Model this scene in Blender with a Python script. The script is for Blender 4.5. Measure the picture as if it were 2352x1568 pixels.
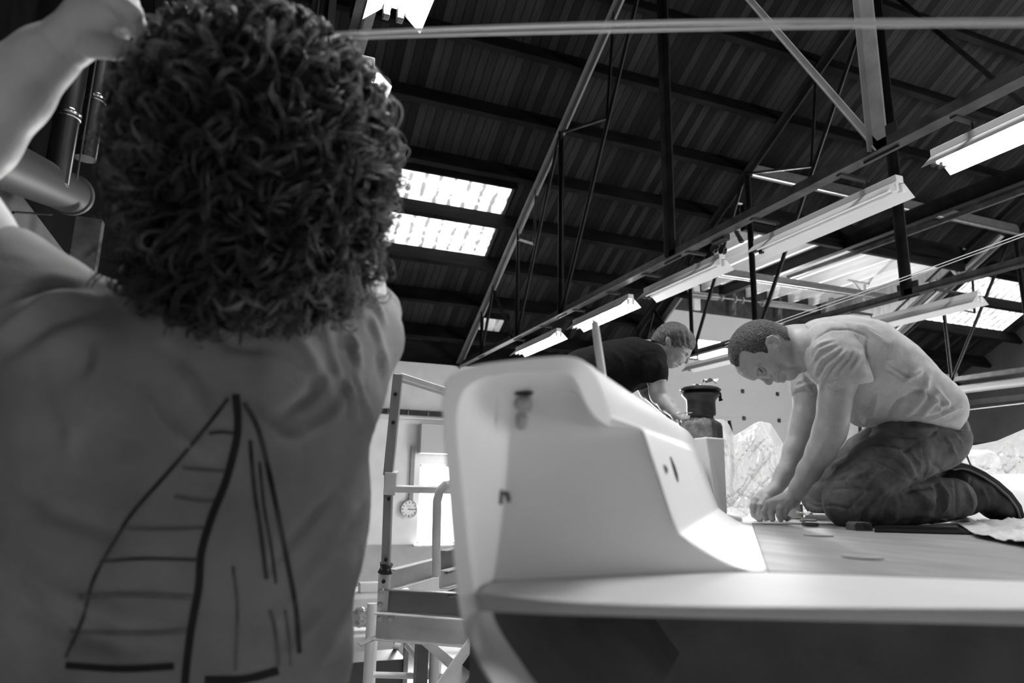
import bpy, bmesh, math, random
import numpy as np
from mathutils import Vector, Matrix
random.seed(7); np.random.seed(7)
for _o in list(bpy.data.objects): bpy.data.objects.remove(_o)
scn = bpy.context.scene
COL = scn.collection

# ------------------------------------------------------------------ camera
# world: X runs along the purlins, Y towards the window wall, Z up, floor z=0
FPX = 1568.0; PITCH = .20754518; ROLL = .01847043; YAW = .37228876; EYE = 2.8
_fh = np.array([math.sin(YAW), math.cos(YAW), 0.]); _rh = np.array([math.cos(YAW), -math.sin(YAW), 0.]); _zz = np.array([0, 0, 1.])
FW = math.cos(PITCH)*_fh + math.sin(PITCH)*_zz
_u = -math.sin(PITCH)*_fh + math.cos(PITCH)*_zz
RI = math.cos(ROLL)*_rh + math.sin(ROLL)*_u
UP = -math.sin(ROLL)*_rh + math.cos(ROLL)*_u
CAM = np.array([0., 0., EYE])
cam_d = bpy.data.cameras.new('camera'); cam = bpy.data.objects.new('camera', cam_d); COL.objects.link(cam)
cam_d.sensor_width = 36; cam_d.lens = 24.0; cam_d.clip_start = .05; cam_d.clip_end = 200
M3 = Matrix((tuple(RI), tuple(UP), tuple(-FW))).transposed()
cam.matrix_world = Matrix.Translation(Vector(CAM)) @ M3.to_4x4()
cam_d.dof.use_dof = True; cam_d.dof.focus_distance = 3.0; cam_d.dof.aperture_fstop = 3.2
scn.camera = cam

# ------------------------------------------------------------------ light and exposure
scn.view_settings.view_transform = 'Standard'; scn.view_settings.look = 'None'
scn.view_settings.gamma = 1; scn.view_settings.exposure = 0.12; scn.view_settings.use_curve_mapping = False
wd = bpy.data.worlds.new('sky'); scn.world = wd; wd.use_nodes = True
_bg = wd.node_tree.nodes['Background']; _bg.inputs[0].default_value = (1, 1, 1, 1); _bg.inputs[1].default_value = 6.0

def area(name, loc, aim, sx, sy, power):
    l = bpy.data.lights.new(name, 'AREA'); l.shape = 'RECTANGLE'; l.size = sx; l.size_y = sy; l.energy = power
    o = bpy.data.objects.new(name, l); COL.objects.link(o); o.location = loc
    o.rotation_euler = (Vector(aim)-Vector(loc)).to_track_quat('-Z', 'Y').to_euler()
    return o
# daylight through the window and the door glazing, plus two added lights out of view
area('added_rear_light', (10.5, -10.9, 3.4), (3.0, 0, 2.6), 4.0, 2.2, 270)  # added fill from behind right; the rear wall has no window
area('added_right_light', (15.6, -1.0, 3.4), (2, 2, 2.6), 5.0, 4.2, 1150)  # added strong light from the right; no gate is built there
area('daylight_window', (3.67, 12.45, 2.6), (1.6, 7.0, 0.6), 1.3, 1.3, 700)
area('daylight_door_glazing', (10.2, 12.4, 5.75), (9.5, 4, 6.6), 4.0, .5, 700)

# ------------------------------------------------------------------ unprojection helpers: a photo pixel to a point at its real place
def ray(x, y): return FW + RI*(x-1176)/FPX - UP*(y-784)/FPX
def atX(x, y, v): r = ray(x, y); return CAM + r*v/r[0]
def atY(x, y, v): r = ray(x, y); return CAM + r*v/r[1]
def atZ(x, y, v): r = ray(x, y); return CAM + r*(v-EYE)/r[2]
def atD(x, y, d): return CAM + ray(x, y)*d
# boat frame: forward axis of the hull
_a = math.radians(39.64); BF = np.array([math.sin(_a), math.cos(_a), 0]); BR = np.array([math.cos(_a), -math.sin(_a), 0])
def atB(x, y, d): r = ray(x, y); return CAM + r*d/np.dot(r, BF)
def bp(f, s, z): return BF*f + BR*s + np.array([0, 0, z])
SOLE = EYE - .10
def atS(x, y, h=0.0): return atZ(x, y, SOLE+h)
def fwd(p): return float(np.dot(np.array(p)-CAM, BF))

# ------------------------------------------------------------------ materials
MATS = {}
def mat(name, v=.5, rough=.6, metal=0., spec=.5, noise=0., nscale=8., bump=0., bscale=40., coat=0., sub=0., stretch=(1, 1, 1), v2=None):
    if name in MATS: return MATS[name]
    m = bpy.data.materials.new(name); m.use_nodes = True; nt = m.node_tree; b = nt.nodes['Principled BSDF']
    b.inputs['Base Color'].default_value = (v, v, v, 1); b.inputs['Roughness'].default_value = rough
    b.inputs['Metallic'].default_value = metal; b.inputs['Specular IOR Level'].default_value = spec
    b.inputs['Coat Weight'].default_value = coat
    if sub: b.inputs['Subsurface Weight'].default_value = sub; b.inputs['Subsurface Radius'].default_value = (.01, .01, .01); b.inputs['Subsurface Scale'].default_value = .6
    tc = nt.nodes.new('ShaderNodeTexCoord'); mp = nt.nodes.new('ShaderNodeMapping'); mp.inputs['Scale'].default_value = stretch
    nt.links.new(tc.outputs['Object'], mp.inputs[0])
    n = nt.nodes.new('ShaderNodeTexNoise'); n.inputs['Scale'].default_value = nscale; n.inputs['Detail'].default_value = 5
    nt.links.new(mp.outputs[0], n.inputs['Vector'])
    cr = nt.nodes.new('ShaderNodeValToRGB'); lo = v-noise if v2 is None else v2; hi = v+noise if v2 is None else v
    cr.color_ramp.elements[0].position = .3; cr.color_ramp.elements[1].position = .7
    cr.color_ramp.elements[0].color = (max(lo, 0),)*3+(1,); cr.color_ramp.elements[1].color = (min(hi, 1),)*3+(1,)
    nt.links.new(n.outputs['Fac'], cr.inputs[0]); nt.links.new(cr.outputs[0], b.inputs['Base Color'])
    if bump:
        n2 = nt.nodes.new('ShaderNodeTexNoise'); n2.inputs['Scale'].default_value = bscale; n2.inputs['Detail'].default_value = 4
        nt.links.new(mp.outputs[0], n2.inputs['Vector'])
        bu = nt.nodes.new('ShaderNodeBump'); bu.inputs['Strength'].default_value = bump; bu.inputs['Distance'].default_value = .01
        nt.links.new(n2.outputs['Fac'], bu.inputs['Height']); nt.links.new(bu.outputs[0], b.inputs['Normal'])
    MATS[name] = m; return m
def emis(name, s, v=1.):
    if name in MATS: return MATS[name]
    m = bpy.data.materials.new(name); m.use_nodes = True; nt = m.node_tree
    b = nt.nodes['Principled BSDF']; b.inputs['Base Color'].default_value = (.8, .8, .8, 1)
    b.inputs['Emission Color'].default_value = (v, v, v, 1); b.inputs['Emission Strength'].default_value = s
    MATS[name] = m; return m
def boards(name, axis, w, base, rough=.7, gap=.08, var=.6):
    """timber boards of width w laid side by side along one axis"""
    if name in MATS: return MATS[name]
    m = bpy.data.materials.new(name); m.use_nodes = True; nt = m.node_tree; b = nt.nodes['Principled BSDF']; L = nt.links.new
    N = nt.nodes.new; tc = N('ShaderNodeTexCoord'); sp = N('ShaderNodeSeparateXYZ'); L(tc.outputs['Object'], sp.inputs[0])
    def mt(op, a, bb=None, cc=None):
        q = N('ShaderNodeMath'); q.operation = op
        for i, s in enumerate((a, bb, cc)):
            if s is None: continue
            if isinstance(s, (int, float)): q.inputs[i].default_value = s
            else: L(s, q.inputs[i])
        return q.outputs[0]
    u = mt('DIVIDE', sp.outputs[axis], w); fl = mt('FLOOR', u); fr = mt('FRACT', u)
    wn = N('ShaderNodeTexWhiteNoise'); wn.noise_dimensions = '1D'; L(fl, wn.inputs['W'])
    edge = mt('GREATER_THAN', mt('ABSOLUTE', mt('SUBTRACT', fr, .5)), .5-gap/2)
    mp = N('ShaderNodeMapping'); sc = [2.2, 2.2, 2.2]; sc[axis] = 26; mp.inputs['Scale'].default_value = sc; L(tc.outputs['Object'], mp.inputs[0])
    off = N('ShaderNodeVectorMath'); off.operation = 'ADD'; L(mp.outputs[0], off.inputs[0]); cx = N('ShaderNodeCombineXYZ'); L(mt('MULTIPLY', fl, 7.3), cx.inputs[0]); L(mt('MULTIPLY', fl, 3.1), cx.inputs[1]); L(cx.outputs[0], off.inputs[1])
    n = N('ShaderNodeTexNoise'); n.inputs['Scale'].default_value = 1.6; n.inputs['Detail'].default_value = 7; L(off.outputs[0], n.inputs['Vector'])
    vo = N('ShaderNodeTexVoronoi'); vo.inputs['Scale'].default_value = 5.0; L(tc.outputs['Object'], vo.inputs['Vector'])
    knot = mt('LESS_THAN', vo.outputs['Distance'], .075)
    val = mt('MULTIPLY', mt('ADD', mt('MULTIPLY', wn.outputs['Value'], var), 1-var/2), mt('ADD', mt('MULTIPLY', n.outputs['Fac'], 1.3), .35))
    val = mt('MULTIPLY', val, base)
    val = mt('MULTIPLY', val, mt('SUBTRACT', 1, mt('MULTIPLY', edge, .8)))
    val = mt('MULTIPLY', val, mt('SUBTRACT', 1, mt('MULTIPLY', knot, .6)))
    cc = N('ShaderNodeCombineColor'); [L(val, cc.inputs[i]) for i in range(3)]
    L(cc.outputs[0], b.inputs['Base Color']); b.inputs['Roughness'].default_value = rough; b.inputs['Specular IOR Level'].default_value = .12
    MATS[name] = m; return m

# ------------------------------------------------------------------ mesh helpers
def V3(p): return np.array([float(p[0]), float(p[1]), float(p[2])])
class MB:
    def __init__(s): s.v = []; s.f = []
    def add(s, vs, fs):
        k = len(s.v); s.v += [tuple(map(float, p)) for p in vs]; s.f += [tuple(i+k for i in f) for f in fs]; return s
    def box(s, c, size, ax=None):
        c = V3(c); h = np.array(size)/2.
        A = np.eye(3) if ax is None else np.array(ax)
        vs = [c + A[0]*h[0]*i + A[1]*h[1]*j + A[2]*h[2]*k for k in (-1, 1) for j in (-1, 1) for i in (-1, 1)]
        return s.add(vs, [(0, 2, 3, 1), (4, 5, 7, 6), (0, 1, 5, 4), (2, 6, 7, 3), (0, 4, 6, 2), (1, 3, 7, 5)])
    def frame(s, p, q, up=(0, 0, 1)):
        p, q = V3(p), V3(q); d = q-p; L = np.linalg.norm(d); d = d/L; up = V3(up)
        a = np.cross(d, up)
        if np.linalg.norm(a) < 1e-4: a = np.cross(d, (1, 0, 0.))
        a /= np.linalg.norm(a); b = np.cross(a, d); return p, q, d, L, a, b
    def beam(s, p, q, w, h, up=(0, 0, 1), drop=0.):
        p, q, d, L, a, b = s.frame(p, q, up)
        return s.box((p+q)/2 - b*drop, (L, w, h), (d, a, b))
    def prism(s, p, q, prof, up=(0, 0, 1)):
        """profile [(a,b)...] swept from p to q"""
        p, q, d, L, a, b = s.frame(p, q, up); n = len(prof)
        vs = [p+a*x+b*y for x, y in prof]+[q+a*x+b*y for x, y in prof]
        return s.add(vs, [tuple(range(n))[::-1], tuple(range(n, 2*n))]+[(i, (i+1) % n, n+(i+1) % n, n+i) for i in range(n)])
    def tube(s, p, q, r, r2=None, n=12, caps=True):
        p, q, d, L, a, b = s.frame(p, q); r2 = r if r2 is None else r2
        vs = [c+rr*(a*math.cos(t)+b*math.sin(t)) for c, rr in ((p, r), (q, r2)) for t in [2*math.pi*i/n for i in range(n)]]
        fs = [(i, (i+1) % n, n+(i+1) % n, n+i) for i in range(n)]
        if caps: fs += [tuple(range(n))[::-1], tuple(range(n, 2*n))]
        return s.add(vs, fs)
    def path(s, pts, r, n=8, caps=True):
        """tube swept along a polyline; r a number or a list"""
        pts = [V3(p) for p in pts]; m = len(pts); rs = [r]*m if isinstance(r, (int, float)) else list(r)
        d0 = pts[1]-pts[0]; d0 /= np.linalg.norm(d0)
        a = np.cross(d0, (0, 0, 1.)); a = np.cross(d0, (1, 0, 0.)) if np.linalg.norm(a) < 1e-3 else a; a /= np.linalg.norm(a)
        vs = []
        for i in range(m):
            d = pts[min(i+1, m-1)]-pts[max(i-1, 0)]; d /= (np.linalg.norm(d)+1e-12)
            a = a-d*np.dot(a, d); a /= (np.linalg.norm(a)+1e-12); b = np.cross(d, a)
            vs += [pts[i]+rs[i]*(a*math.cos(t)+b*math.sin(t)) for t in [2*math.pi*k/n for k in range(n)]]
        fs = [(i*n+k, i*n+(k+1) % n, (i+1)*n+(k+1) % n, (i+1)*n+k) for i in range(m-1) for k in range(n)]
        if caps: fs += [tuple(range(n))[::-1], tuple(range((m-1)*n, m*n))]
        return s.add(vs, fs)
    def lathe(s, c, prof, n=32, axis=(0, 0, 1)):
        """prof [(r,h)...] turned about an axis through c"""
        c = V3(c); d = V3(axis); d /= np.linalg.norm(d); a = np.cross(d, (0, 0, 1.)); a = np.array([1., 0, 0]) if np.linalg.norm(a) < 1e-3 else a/np.linalg.norm(a); b = np.cross(d, a); m = len(prof)
        vs = [c+d*h+max(r, 1e-5)*(a*math.cos(t)+b*math.sin(t)) for r, h in prof for t in [2*math.pi*k/n for k in range(n)]]
        return s.add(vs, [(i*n+k, i*n+(k+1) % n, (i+1)*n+(k+1) % n, (i+1)*n+k) for i in range(m-1) for k in range(n)])
    def poly(s, pts): return s.add(pts, [tuple(range(len(pts)))])
    def slab(s, pts, d):
        """polygon given thickness by the vector d"""
        pts = [V3(p) for p in pts]; n = len(pts); d = V3(d)
        return s.add(pts+[p+d for p in pts], [tuple(range(n)), tuple(range(n, 2*n))[::-1]]+[(i, n+i, n+(i+1) % n, (i+1) % n) for i in range(n)])
    def grid(s, rows, closed=False):
        m = len(rows); n = len(rows[0]); vs = [p for r in rows for p in r]
        fs = [(i*n+k, i*n+(k+1) % n, (i+1)*n+(k+1) % n, (i+1)*n+k) for i in range(m-1) for k in range(n if closed else n-1)]
        return s.add(vs, fs)
    def build(s, name, m, parent=None, smooth=False, bevel=0., sub=0, solid=0., creases=None, merge=True, **tagkw):
        me = bpy.data.meshes.new(name); V = np.array(s.v)
        if parent is None: o3 = np.array([(V[:, 0].min()+V[:, 0].max())/2, (V[:, 1].min()+V[:, 1].max())/2, V[:, 2].min()])
        else: o3 = (V.min(0)+V.max(0))/2
        me.from_pydata([tuple(p) for p in (V-o3)], [], s.f)
        bm = bmesh.new(); bm.from_mesh(me)
        if merge: bmesh.ops.remove_doubles(bm, verts=bm.verts, dist=1e-5)
        bmesh.ops.recalc_face_normals(bm, faces=bm.faces)
        if smooth:
            for f in bm.faces: f.smooth = True
            for e in bm.edges:
                if len(e.link_faces) == 2 and e.calc_face_angle(0) > .75 and not sub: e.smooth = False
        bm.to_mesh(me); bm.free()
        o = bpy.data.objects.new(name, me); COL.objects.link(o); me.materials.append(m)
        if parent is not None: o.parent = parent; o.location = Vector(o3)-wloc(parent)
        else: o.location = o3
        if bevel: q = o.modifiers.new('bevel', 'BEVEL'); q.width = bevel; q.segments = 2; q.limit_method = 'ANGLE'
        if solid: q = o.modifiers.new('solid', 'SOLIDIFY'); q.thickness = solid; q.offset = 0
        if sub: q = o.modifiers.new('sub', 'SUBSURF'); q.levels = q.render_levels = sub
        for k, vv in tagkw.items(): o[k] = vv
        return o
def wloc(o):
    v = Vector(o.location)
    while o.parent is not None: o = o.parent; v = v+Vector(o.location)
    return v
def thing(name, label, cat, loc=(0, 0, 0), group=None):
    o = bpy.data.objects.new(name, None); COL.objects.link(o); o.location = Vector(tuple(map(float, loc))); o.empty_display_size = .1
    o['label'] = label; o['category'] = cat
    if group: o['group'] = group
    return o
def struct(name, mb, m, **k): return mb.build(name, m, kind='structure', **k)
# ================================================================== THE HALL
RAF = lambda y: 4.97+.573*(12.1-y)
RIDGE = .5
def rf(y): return RAF(y) if y >= RIDGE else RAF(2*RIDGE-y)
ROOF = .36                                   # boards lie this far above the rafters
XL, XR = -1.5, 16.45
m_board = boards('stained_roof_boards', 0, .115, .018, gap=.12, var=1.3)
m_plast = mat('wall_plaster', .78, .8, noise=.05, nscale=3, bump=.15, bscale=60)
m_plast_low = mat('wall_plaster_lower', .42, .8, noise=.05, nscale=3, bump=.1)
m_dark = mat('dark_wood_cladding', .004, .9, noise=.002, spec=.05, nscale=3)
m_conc = mat('concrete_floor', .72, .6, noise=.10, nscale=2.5, bump=.1)
m_steel = mat('painted_truss_steel', .02, .45, noise=.01, nscale=5, spec=.25)
m_purlin = mat('purlin_timber', .009, .8, noise=.006, spec=.06, nscale=4, stretch=(.3, 1, 1))
m_pale = mat('pale_planed_timber', .80, .6, noise=.10, nscale=5, stretch=(3, .25, 3))
m_white = mat('white_enamel', .75, .35)
m_galv = mat('galvanised_steel', .45, .3, metal=.8, noise=.06, nscale=12)
m_black = mat('black_plastic', .012, .4)
m_rail = mat('grey_rail_steel', .11, .4, metal=.3, noise=.05, nscale=6)

struct('floor', MB().box((7.5, .5, -.05), (18.2, 23.4, .1)), m_conc)
def wallY(mb, y, t, x0, x1, z0, z1): mb.box(((x0+x1)/2, y+t/2, (z0+z1)/2), (x1-x0, abs(t), z1-z0))
# window wall at Y = 12, with a window opening X 2.99..4.35 and the overhead door X 8.05..12.4
wb = MB(); EZ = 4.95
wallY(wb, 12, .3, XL-.1, 2.99, 1.77, EZ); wallY(wb, 12, .3, 2.99, 4.35, 3.14, EZ); wallY(wb, 12, .3, 4.35, 8.05, 1.77, EZ); wallY(wb, 12, .3, 12.4, XR+.2, 1.77, EZ)
struct('wall_north', wb, m_plast)
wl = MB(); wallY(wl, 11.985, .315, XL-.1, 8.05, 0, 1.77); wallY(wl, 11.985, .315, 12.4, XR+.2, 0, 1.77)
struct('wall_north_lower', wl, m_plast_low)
wt = MB(); wallY(wt, 12.0, .25, 7.3, 8.05, EZ, 7.3); wallY(wt, 12.0, .25, 12.4, 12.6, EZ, 7.3); wallY(wt, 12.0, .25, 8.05, 12.4, 6.55, 7.3)
struct('wall_north_gable', wt, mat('dark_lintel_boards', .03, .8, noise=.015, nscale=6))
tb_ = MB(); wallY(tb_, 12.02, .25, XL-.1, 7.35, EZ, 5.42); wallY(tb_, 12.02, .25, 12.56, XR+.2, EZ, 5.42)
struct('trim_1', tb_, m_purlin)
# far right gable wall, left partition, rear wall
gp = [(XR, -11.3, 0), (XR, 12.3, 0), (XR, 12.3, EZ+.28), (XR, RIDGE, RAF(RIDGE)+.38), (XR, -11.3, EZ+.28)]
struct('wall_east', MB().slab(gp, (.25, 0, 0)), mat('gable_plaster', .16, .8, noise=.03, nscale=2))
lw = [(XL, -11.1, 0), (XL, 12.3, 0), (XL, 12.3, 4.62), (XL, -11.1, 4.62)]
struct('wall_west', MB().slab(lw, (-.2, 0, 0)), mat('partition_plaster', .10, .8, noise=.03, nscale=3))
lw = [(XL, -11.1, 4.62), (XL, 12.3, 4.62), (XL, 12.3, EZ+.28), (XL, RIDGE, RAF(RIDGE)+.38), (XL, -11.1, EZ+.2)]
struct('wall_west_upper', MB().slab(lw, (-.2, 0, 0)), m_dark)
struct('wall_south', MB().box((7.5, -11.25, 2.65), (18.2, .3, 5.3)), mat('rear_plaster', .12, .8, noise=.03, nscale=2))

# roof boards on both slopes, cut round the skylights and the dormer
def roof_piece(mb, x0, x1, y0, y1, t=.03):
    mb.slab([(x0, y0, rf(y0)+ROOF), (x1, y0, rf(y0)+ROOF), (x1, y1, rf(y1)+ROOF), (x0, y1, rf(y1)+ROOF)], (0, 0, t))
holes = [(.9, 3.3, .9, 3.3), (3.95, 4.9, .9, 2.2), (1.48, 3.47, 8.83, 10.22), (13.25, 16.1, 8.83, 10.14), (3.82, 4.32, 11.25, 11.76), (7.35, 12.55, 8.55, 12.35)]
def roof_side(mb, y_lo, y_hi, hs):
    xs = sorted({XL-.1, XR+.2} | {h[0] for h in hs} | {h[1] for h in hs}); ys = sorted({y_lo, y_hi} | {h[2] for h in hs} | {h[3] for h in hs if h[3] < y_hi})
    for j in range(len(ys)-1):
        run = None
        for i in range(len(xs)-1):
            cx, cy = (xs[i]+xs[i+1])/2, (ys[j]+ys[j+1])/2
            hole = any(h[0] < cx < h[1] and h[2] < cy < h[3] for h in hs)
            if not hole: run = (run[0] if run else xs[i], xs[i+1])
            if (hole or i == len(xs)-2) and run: roof_piece(mb, run[0], run[1], ys[j], ys[j+1]); run = None
ra = MB(); roof_side(ra, RIDGE, 12.4, holes); struct('ceiling_north_slope', ra, m_board)
rb = MB(); holes2 = []
for (y0, y1, segs) in ((-11.4, RIDGE, [(XL-.1, XR+.2)]),):
    for a_, b_ in segs: roof_piece(rb, a_, b_, y0, y1)
struct('ceiling_south_slope', rb, m_board)

# corrugated translucent skylight sheets
def sheet_mat(name, s):
    m = bpy.data.materials.new(name); m.use_nodes = True; nt = m.node_tree; b = nt.nodes['Principled BSDF']; L = nt.links.new
    tc = nt.nodes.new('ShaderNodeTexCoord'); w = nt.nodes.new('ShaderNodeTexWave'); w.bands_direction = 'X'; w.wave_profile = 'SIN'; w.inputs['Scale'].default_value = 1.43; w.inputs['Distortion'].default_value = .35
    L(tc.outputs['Object'], w.inputs[0]); n = nt.nodes.new('ShaderNodeTexNoise'); n.inputs['Scale'].default_value = 9; n.inputs['Detail'].default_value = 6; L(tc.outputs['Object'], n.inputs[0])
    mu = nt.nodes.new('ShaderNodeMath'); mu.operation = 'MULTIPLY'; L(w.outputs['Fac'], mu.inputs[0]); L(n.outputs['Fac'], mu.inputs[1])
    cr = nt.nodes.new('ShaderNodeValToRGB'); cr.color_ramp.elements[0].position = .37; cr.color_ramp.elements[0].color = (1, 1, 1, 1); cr.color_ramp.elements[1].position = .50; cr.color_ramp.elements[1].color = (.12, .12, .12, 1)
    L(mu.outputs[0], cr.inputs[0]); b.inputs['Base Color'].default_value = (.8, .8, .8, 1)
    L(cr.outputs[0], b.inputs['Emission Color']); b.inputs['Emission Strength'].default_value = s
    return m
m_sheet = sheet_mat('daylit_corrugated_sheet', 2.0); m_sheet2 = sheet_mat('daylit_corrugated_sheet_dull', 1.0); m_sheet3 = sheet_mat('added_overhead_light_sheet', 42.0)
def skylight(label, x0, x1, y0, y1, m, mids=(), gname=None):
    t = thing('skylight', label, 'skylight', ((x0+x1)/2, (y0+y1)/2, rf((y0+y1)/2)), group=gname)
    n = int((x1-x0)/.22*8); rows = []
    for y in (y0, (y0+y1)/2, y1):
        rows.append([(x, y, rf(y)+ROOF+.05+.02*math.sin(2*math.pi*x/.22)) for x in np.linspace(x0, x1, n)])
    MB().grid(rows).build('corrugated_sheet', m, t, smooth=True)
    fr = MB()
    for (xa, ya, xb, yb) in ((x0, y0, x1, y0), (x0, y1, x1, y1), (x0, y0, x0, y1), (x1, y0, x1, y1)):
        fr.beam((xa, ya, rf(ya)+ROOF-.03), (xb, yb, rf(yb)+ROOF-.03), .04, .12)
    fr.build('frame', m_purlin, t)
    return t
skylight('large white corrugated skylight in the roof beside the curly head', 1.48, 3.47, 8.83, 10.22, m_sheet)
skylight('streaked corrugated skylight in the roof at the far right', 13.25, 16.1, 8.83, 10.14, m_sheet2)
skylight('small grey skylight low in the roof behind the first truss', 3.82, 4.32, 11.25, 11.76, sheet_mat('daylit_sheet_grey', .25))
skylight('large added light panel out of view near the ridge right above the boat stern', .9, 3.3, .9, 3.3, m_sheet3)  # unseen panel added to light the boat from overhead
skylight('narrow added light panel out of view near the ridge beyond the middle truss', 3.95, 4.9, .9, 2.2, m_sheet3)  # second unseen panel, added for more light from above

# purlins
ordn = ['first', 'second', 'third', 'fourth', 'fifth', 'sixth', 'seventh', 'eighth', 'ninth', 'tenth', 'eleventh', 'twelfth', 'thirteenth', 'fourteenth', 'fifteenth']
for k in range(15):
    y = 11.50-.764*k; n_up = np.array([0, .573, 1.])/math.hypot(.573, 1)
    x1 = XR
    segs = [(XL, XR)] if y < 8.5 else [(XL, 7.33), (12.57, XR)]
    for a_, b_ in segs:
        mid = np.array([0, y, RAF(y)+.0])+n_up*.15
        o = MB().beam((a_, mid[1], mid[2]), (b_, mid[1], mid[2]), .075, .29, up=n_up).build('roof_purlin', m_purlin, None, bevel=.006)
        o['label'] = 'dark timber purlin under the roof boards%s, %s up from the eaves' % ('' if len(segs) == 1 else ' left of the dormer' if a_ < 0 else ' right of the dormer', ordn[k]); o['category'] = 'purlin'; o['group'] = 'roof purlins'

# trusses
def angle_bar(mb, p, q, w, up=(1, 0, 0), t=.008):
    """pair of angle irons back to back: a T section"""
    p, q = V3(p), V3(q); mb.beam(p, q, t*2, w, up=(1, 0, 0)) if False else None
    P, Q, d, L, a, b = mb.frame(p, q, (1, 0, 0))      # a in the truss plane, b along X
    mb.box((P+Q)/2, (L, w, t*2), (d, a, b)); mb.box((P+Q)/2+a*(w/2-t/2), (L, t, w*1.1), (d, a, b))
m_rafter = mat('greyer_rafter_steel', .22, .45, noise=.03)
m_chord = mat('dull_chord_steel', .055, .4, metal=.2, noise=.03)
def truss(X, label, diag_m=None, y_end=12.0):
    t = thing('roof_truss', label, 'truss', (X, RIDGE, 4.95), group='roof trusses'); CH = 4.95
    P = lambda y, z: (X, y, z); R = lambda y: (X, y, rf(y)-.05); C = lambda y: (X, y, CH)
    mb = MB(); mb.beam(P(-11, CH-.02), P(y_end, CH-.02), .10, .008); mb.beam(P(-11, CH+.025), P(y_end, CH+.025), .016, .085)
    mb.build('bottom_chord', m_chord, t)
    for s, nm in ((1, 'north'), (-1, 'south')):
        mb = MB(); e = 12.05 if s > 0 else -11.05
        p, q = P(e, rf(e)-.02), P(RIDGE, rf(RIDGE)-.02)
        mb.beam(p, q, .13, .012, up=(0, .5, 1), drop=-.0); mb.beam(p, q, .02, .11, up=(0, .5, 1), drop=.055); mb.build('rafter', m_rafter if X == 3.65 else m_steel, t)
    mir = lambda y, s: y if s > 0 else 2*RIDGE-y
    for s in (1, -1):
        for y in (10.75, 9.13, 7.62, 5.2, 2.9):
            mb = MB(); y2 = mir(y, s); angle_bar(mb, (X, y2, CH), (X, y2, rf(y2)-.03), .105 if y < 6 else .075 if y < 8 else .055); mb.build('post', m_steel, t)
        for (yc, yr) in ((9.13, 7.7), (7.62, 5.25), (2.9, 5.15), (10.75, 10.2), (9.3, 10.25), (.6, 2.9)):
            mb = MB(); angle_bar(mb, (X, mir(yc, s), CH), (X, mir(yr, s), rf(mir(yr, s))-.05), .045); mb.build('diagonal_brace', diag_m if (diag_m and yc == 2.9 and s > 0) else m_steel, t)
        for (ya, za, yb) in ((8.53, 6.18, 9.3), (8.53, 6.18, 8.48), (6.4, 7.04, 7.65), (6.4, 7.04, 6.2)):
            mb = MB(); y1, y2 = mir(ya, s), mir(yb, s); angle_bar(mb, (X, y1, za), (X, y2, rf(y2)-.04), .035); mb.build('short_strut', m_rail if ya-yb < -.5 else m_steel, t)
    mb = MB(); angle_bar(mb, (X, RIDGE, CH), (X, RIDGE, rf(RIDGE)-.05), .055); mb.build('post', m_steel, t)
    for y in (9.13, 7.62, 5.2, 2.9, 10.75):
        mb = MB(); mb.box((X, y, CH+.05), (.012, .26, .18)); mb.build('gusset_plate', m_steel, t)
    return t
m_lit = mat('lit_truss_steel', .30, .4, metal=.2, noise=.05)  # paler copy of the truss steel with light painted in
truss(.35, 'steel roof truss nearest the dark partition, behind the curly head', y_end=12)
t1 = truss(3.65, 'long steel roof truss crossing the middle with four strip lights under it', diag_m=m_lit)
truss(6.75, 'steel roof truss behind the two bending men, beside the pale dormer joists')
truss(12.8, 'steel roof truss at the far right in front of the streaked skylight')
# the near post of the first truss stands out brighter: light put into its colour
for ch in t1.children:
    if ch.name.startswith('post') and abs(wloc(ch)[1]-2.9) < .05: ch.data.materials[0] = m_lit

# dormer over the overhead door
dm = MB()
dm.box((9.95, 10.3, 7.42), (5.4, 3.7, .04)); struct('ceiling_dormer', dm, boards('pale_ceiling_boards', 1, .12, .75, gap=.05, var=.2))
dw = MB()
for x in (7.33, 12.58):
    dw.slab([(x, 8.5, RAF(8.5)+.2), (x, 12.3, RAF(12.3)+.2), (x, 12.3, 7.45), (x, 8.5, 7.45)], (.04, 0, 0))
struct('wall_dormer_cheeks', dw, mat('cheek_boards', .25, .7, noise=.06, nscale=4, stretch=(1, 4, 1)))
for k in range(8):
    x = 7.97+.61*k
    o = MB().box((x, 10.28, 7.24), (.07, 3.56, .32)).build('ceiling_joist', m_pale, None, bevel=.004)
    o['label'] = 'pale planed timber joist above the overhead door, %s from its left end' % ordn[k]; o['category'] = 'joist'; o['group'] = 'pale dormer joists'
def single(mb, name, m, label, cat, group=None, **k):
    o = mb.build(name, m, None, **k); o['label'] = label; o['category'] = cat
    if group: o['group'] = group
    return o
single(MB().box((9.95, 8.49, 7.24), (5.22, .1, .56)), 'header_beam', m_purlin, 'dark rough timber header beam along the near edge of the dormer', 'beam', bevel=.01)
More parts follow.
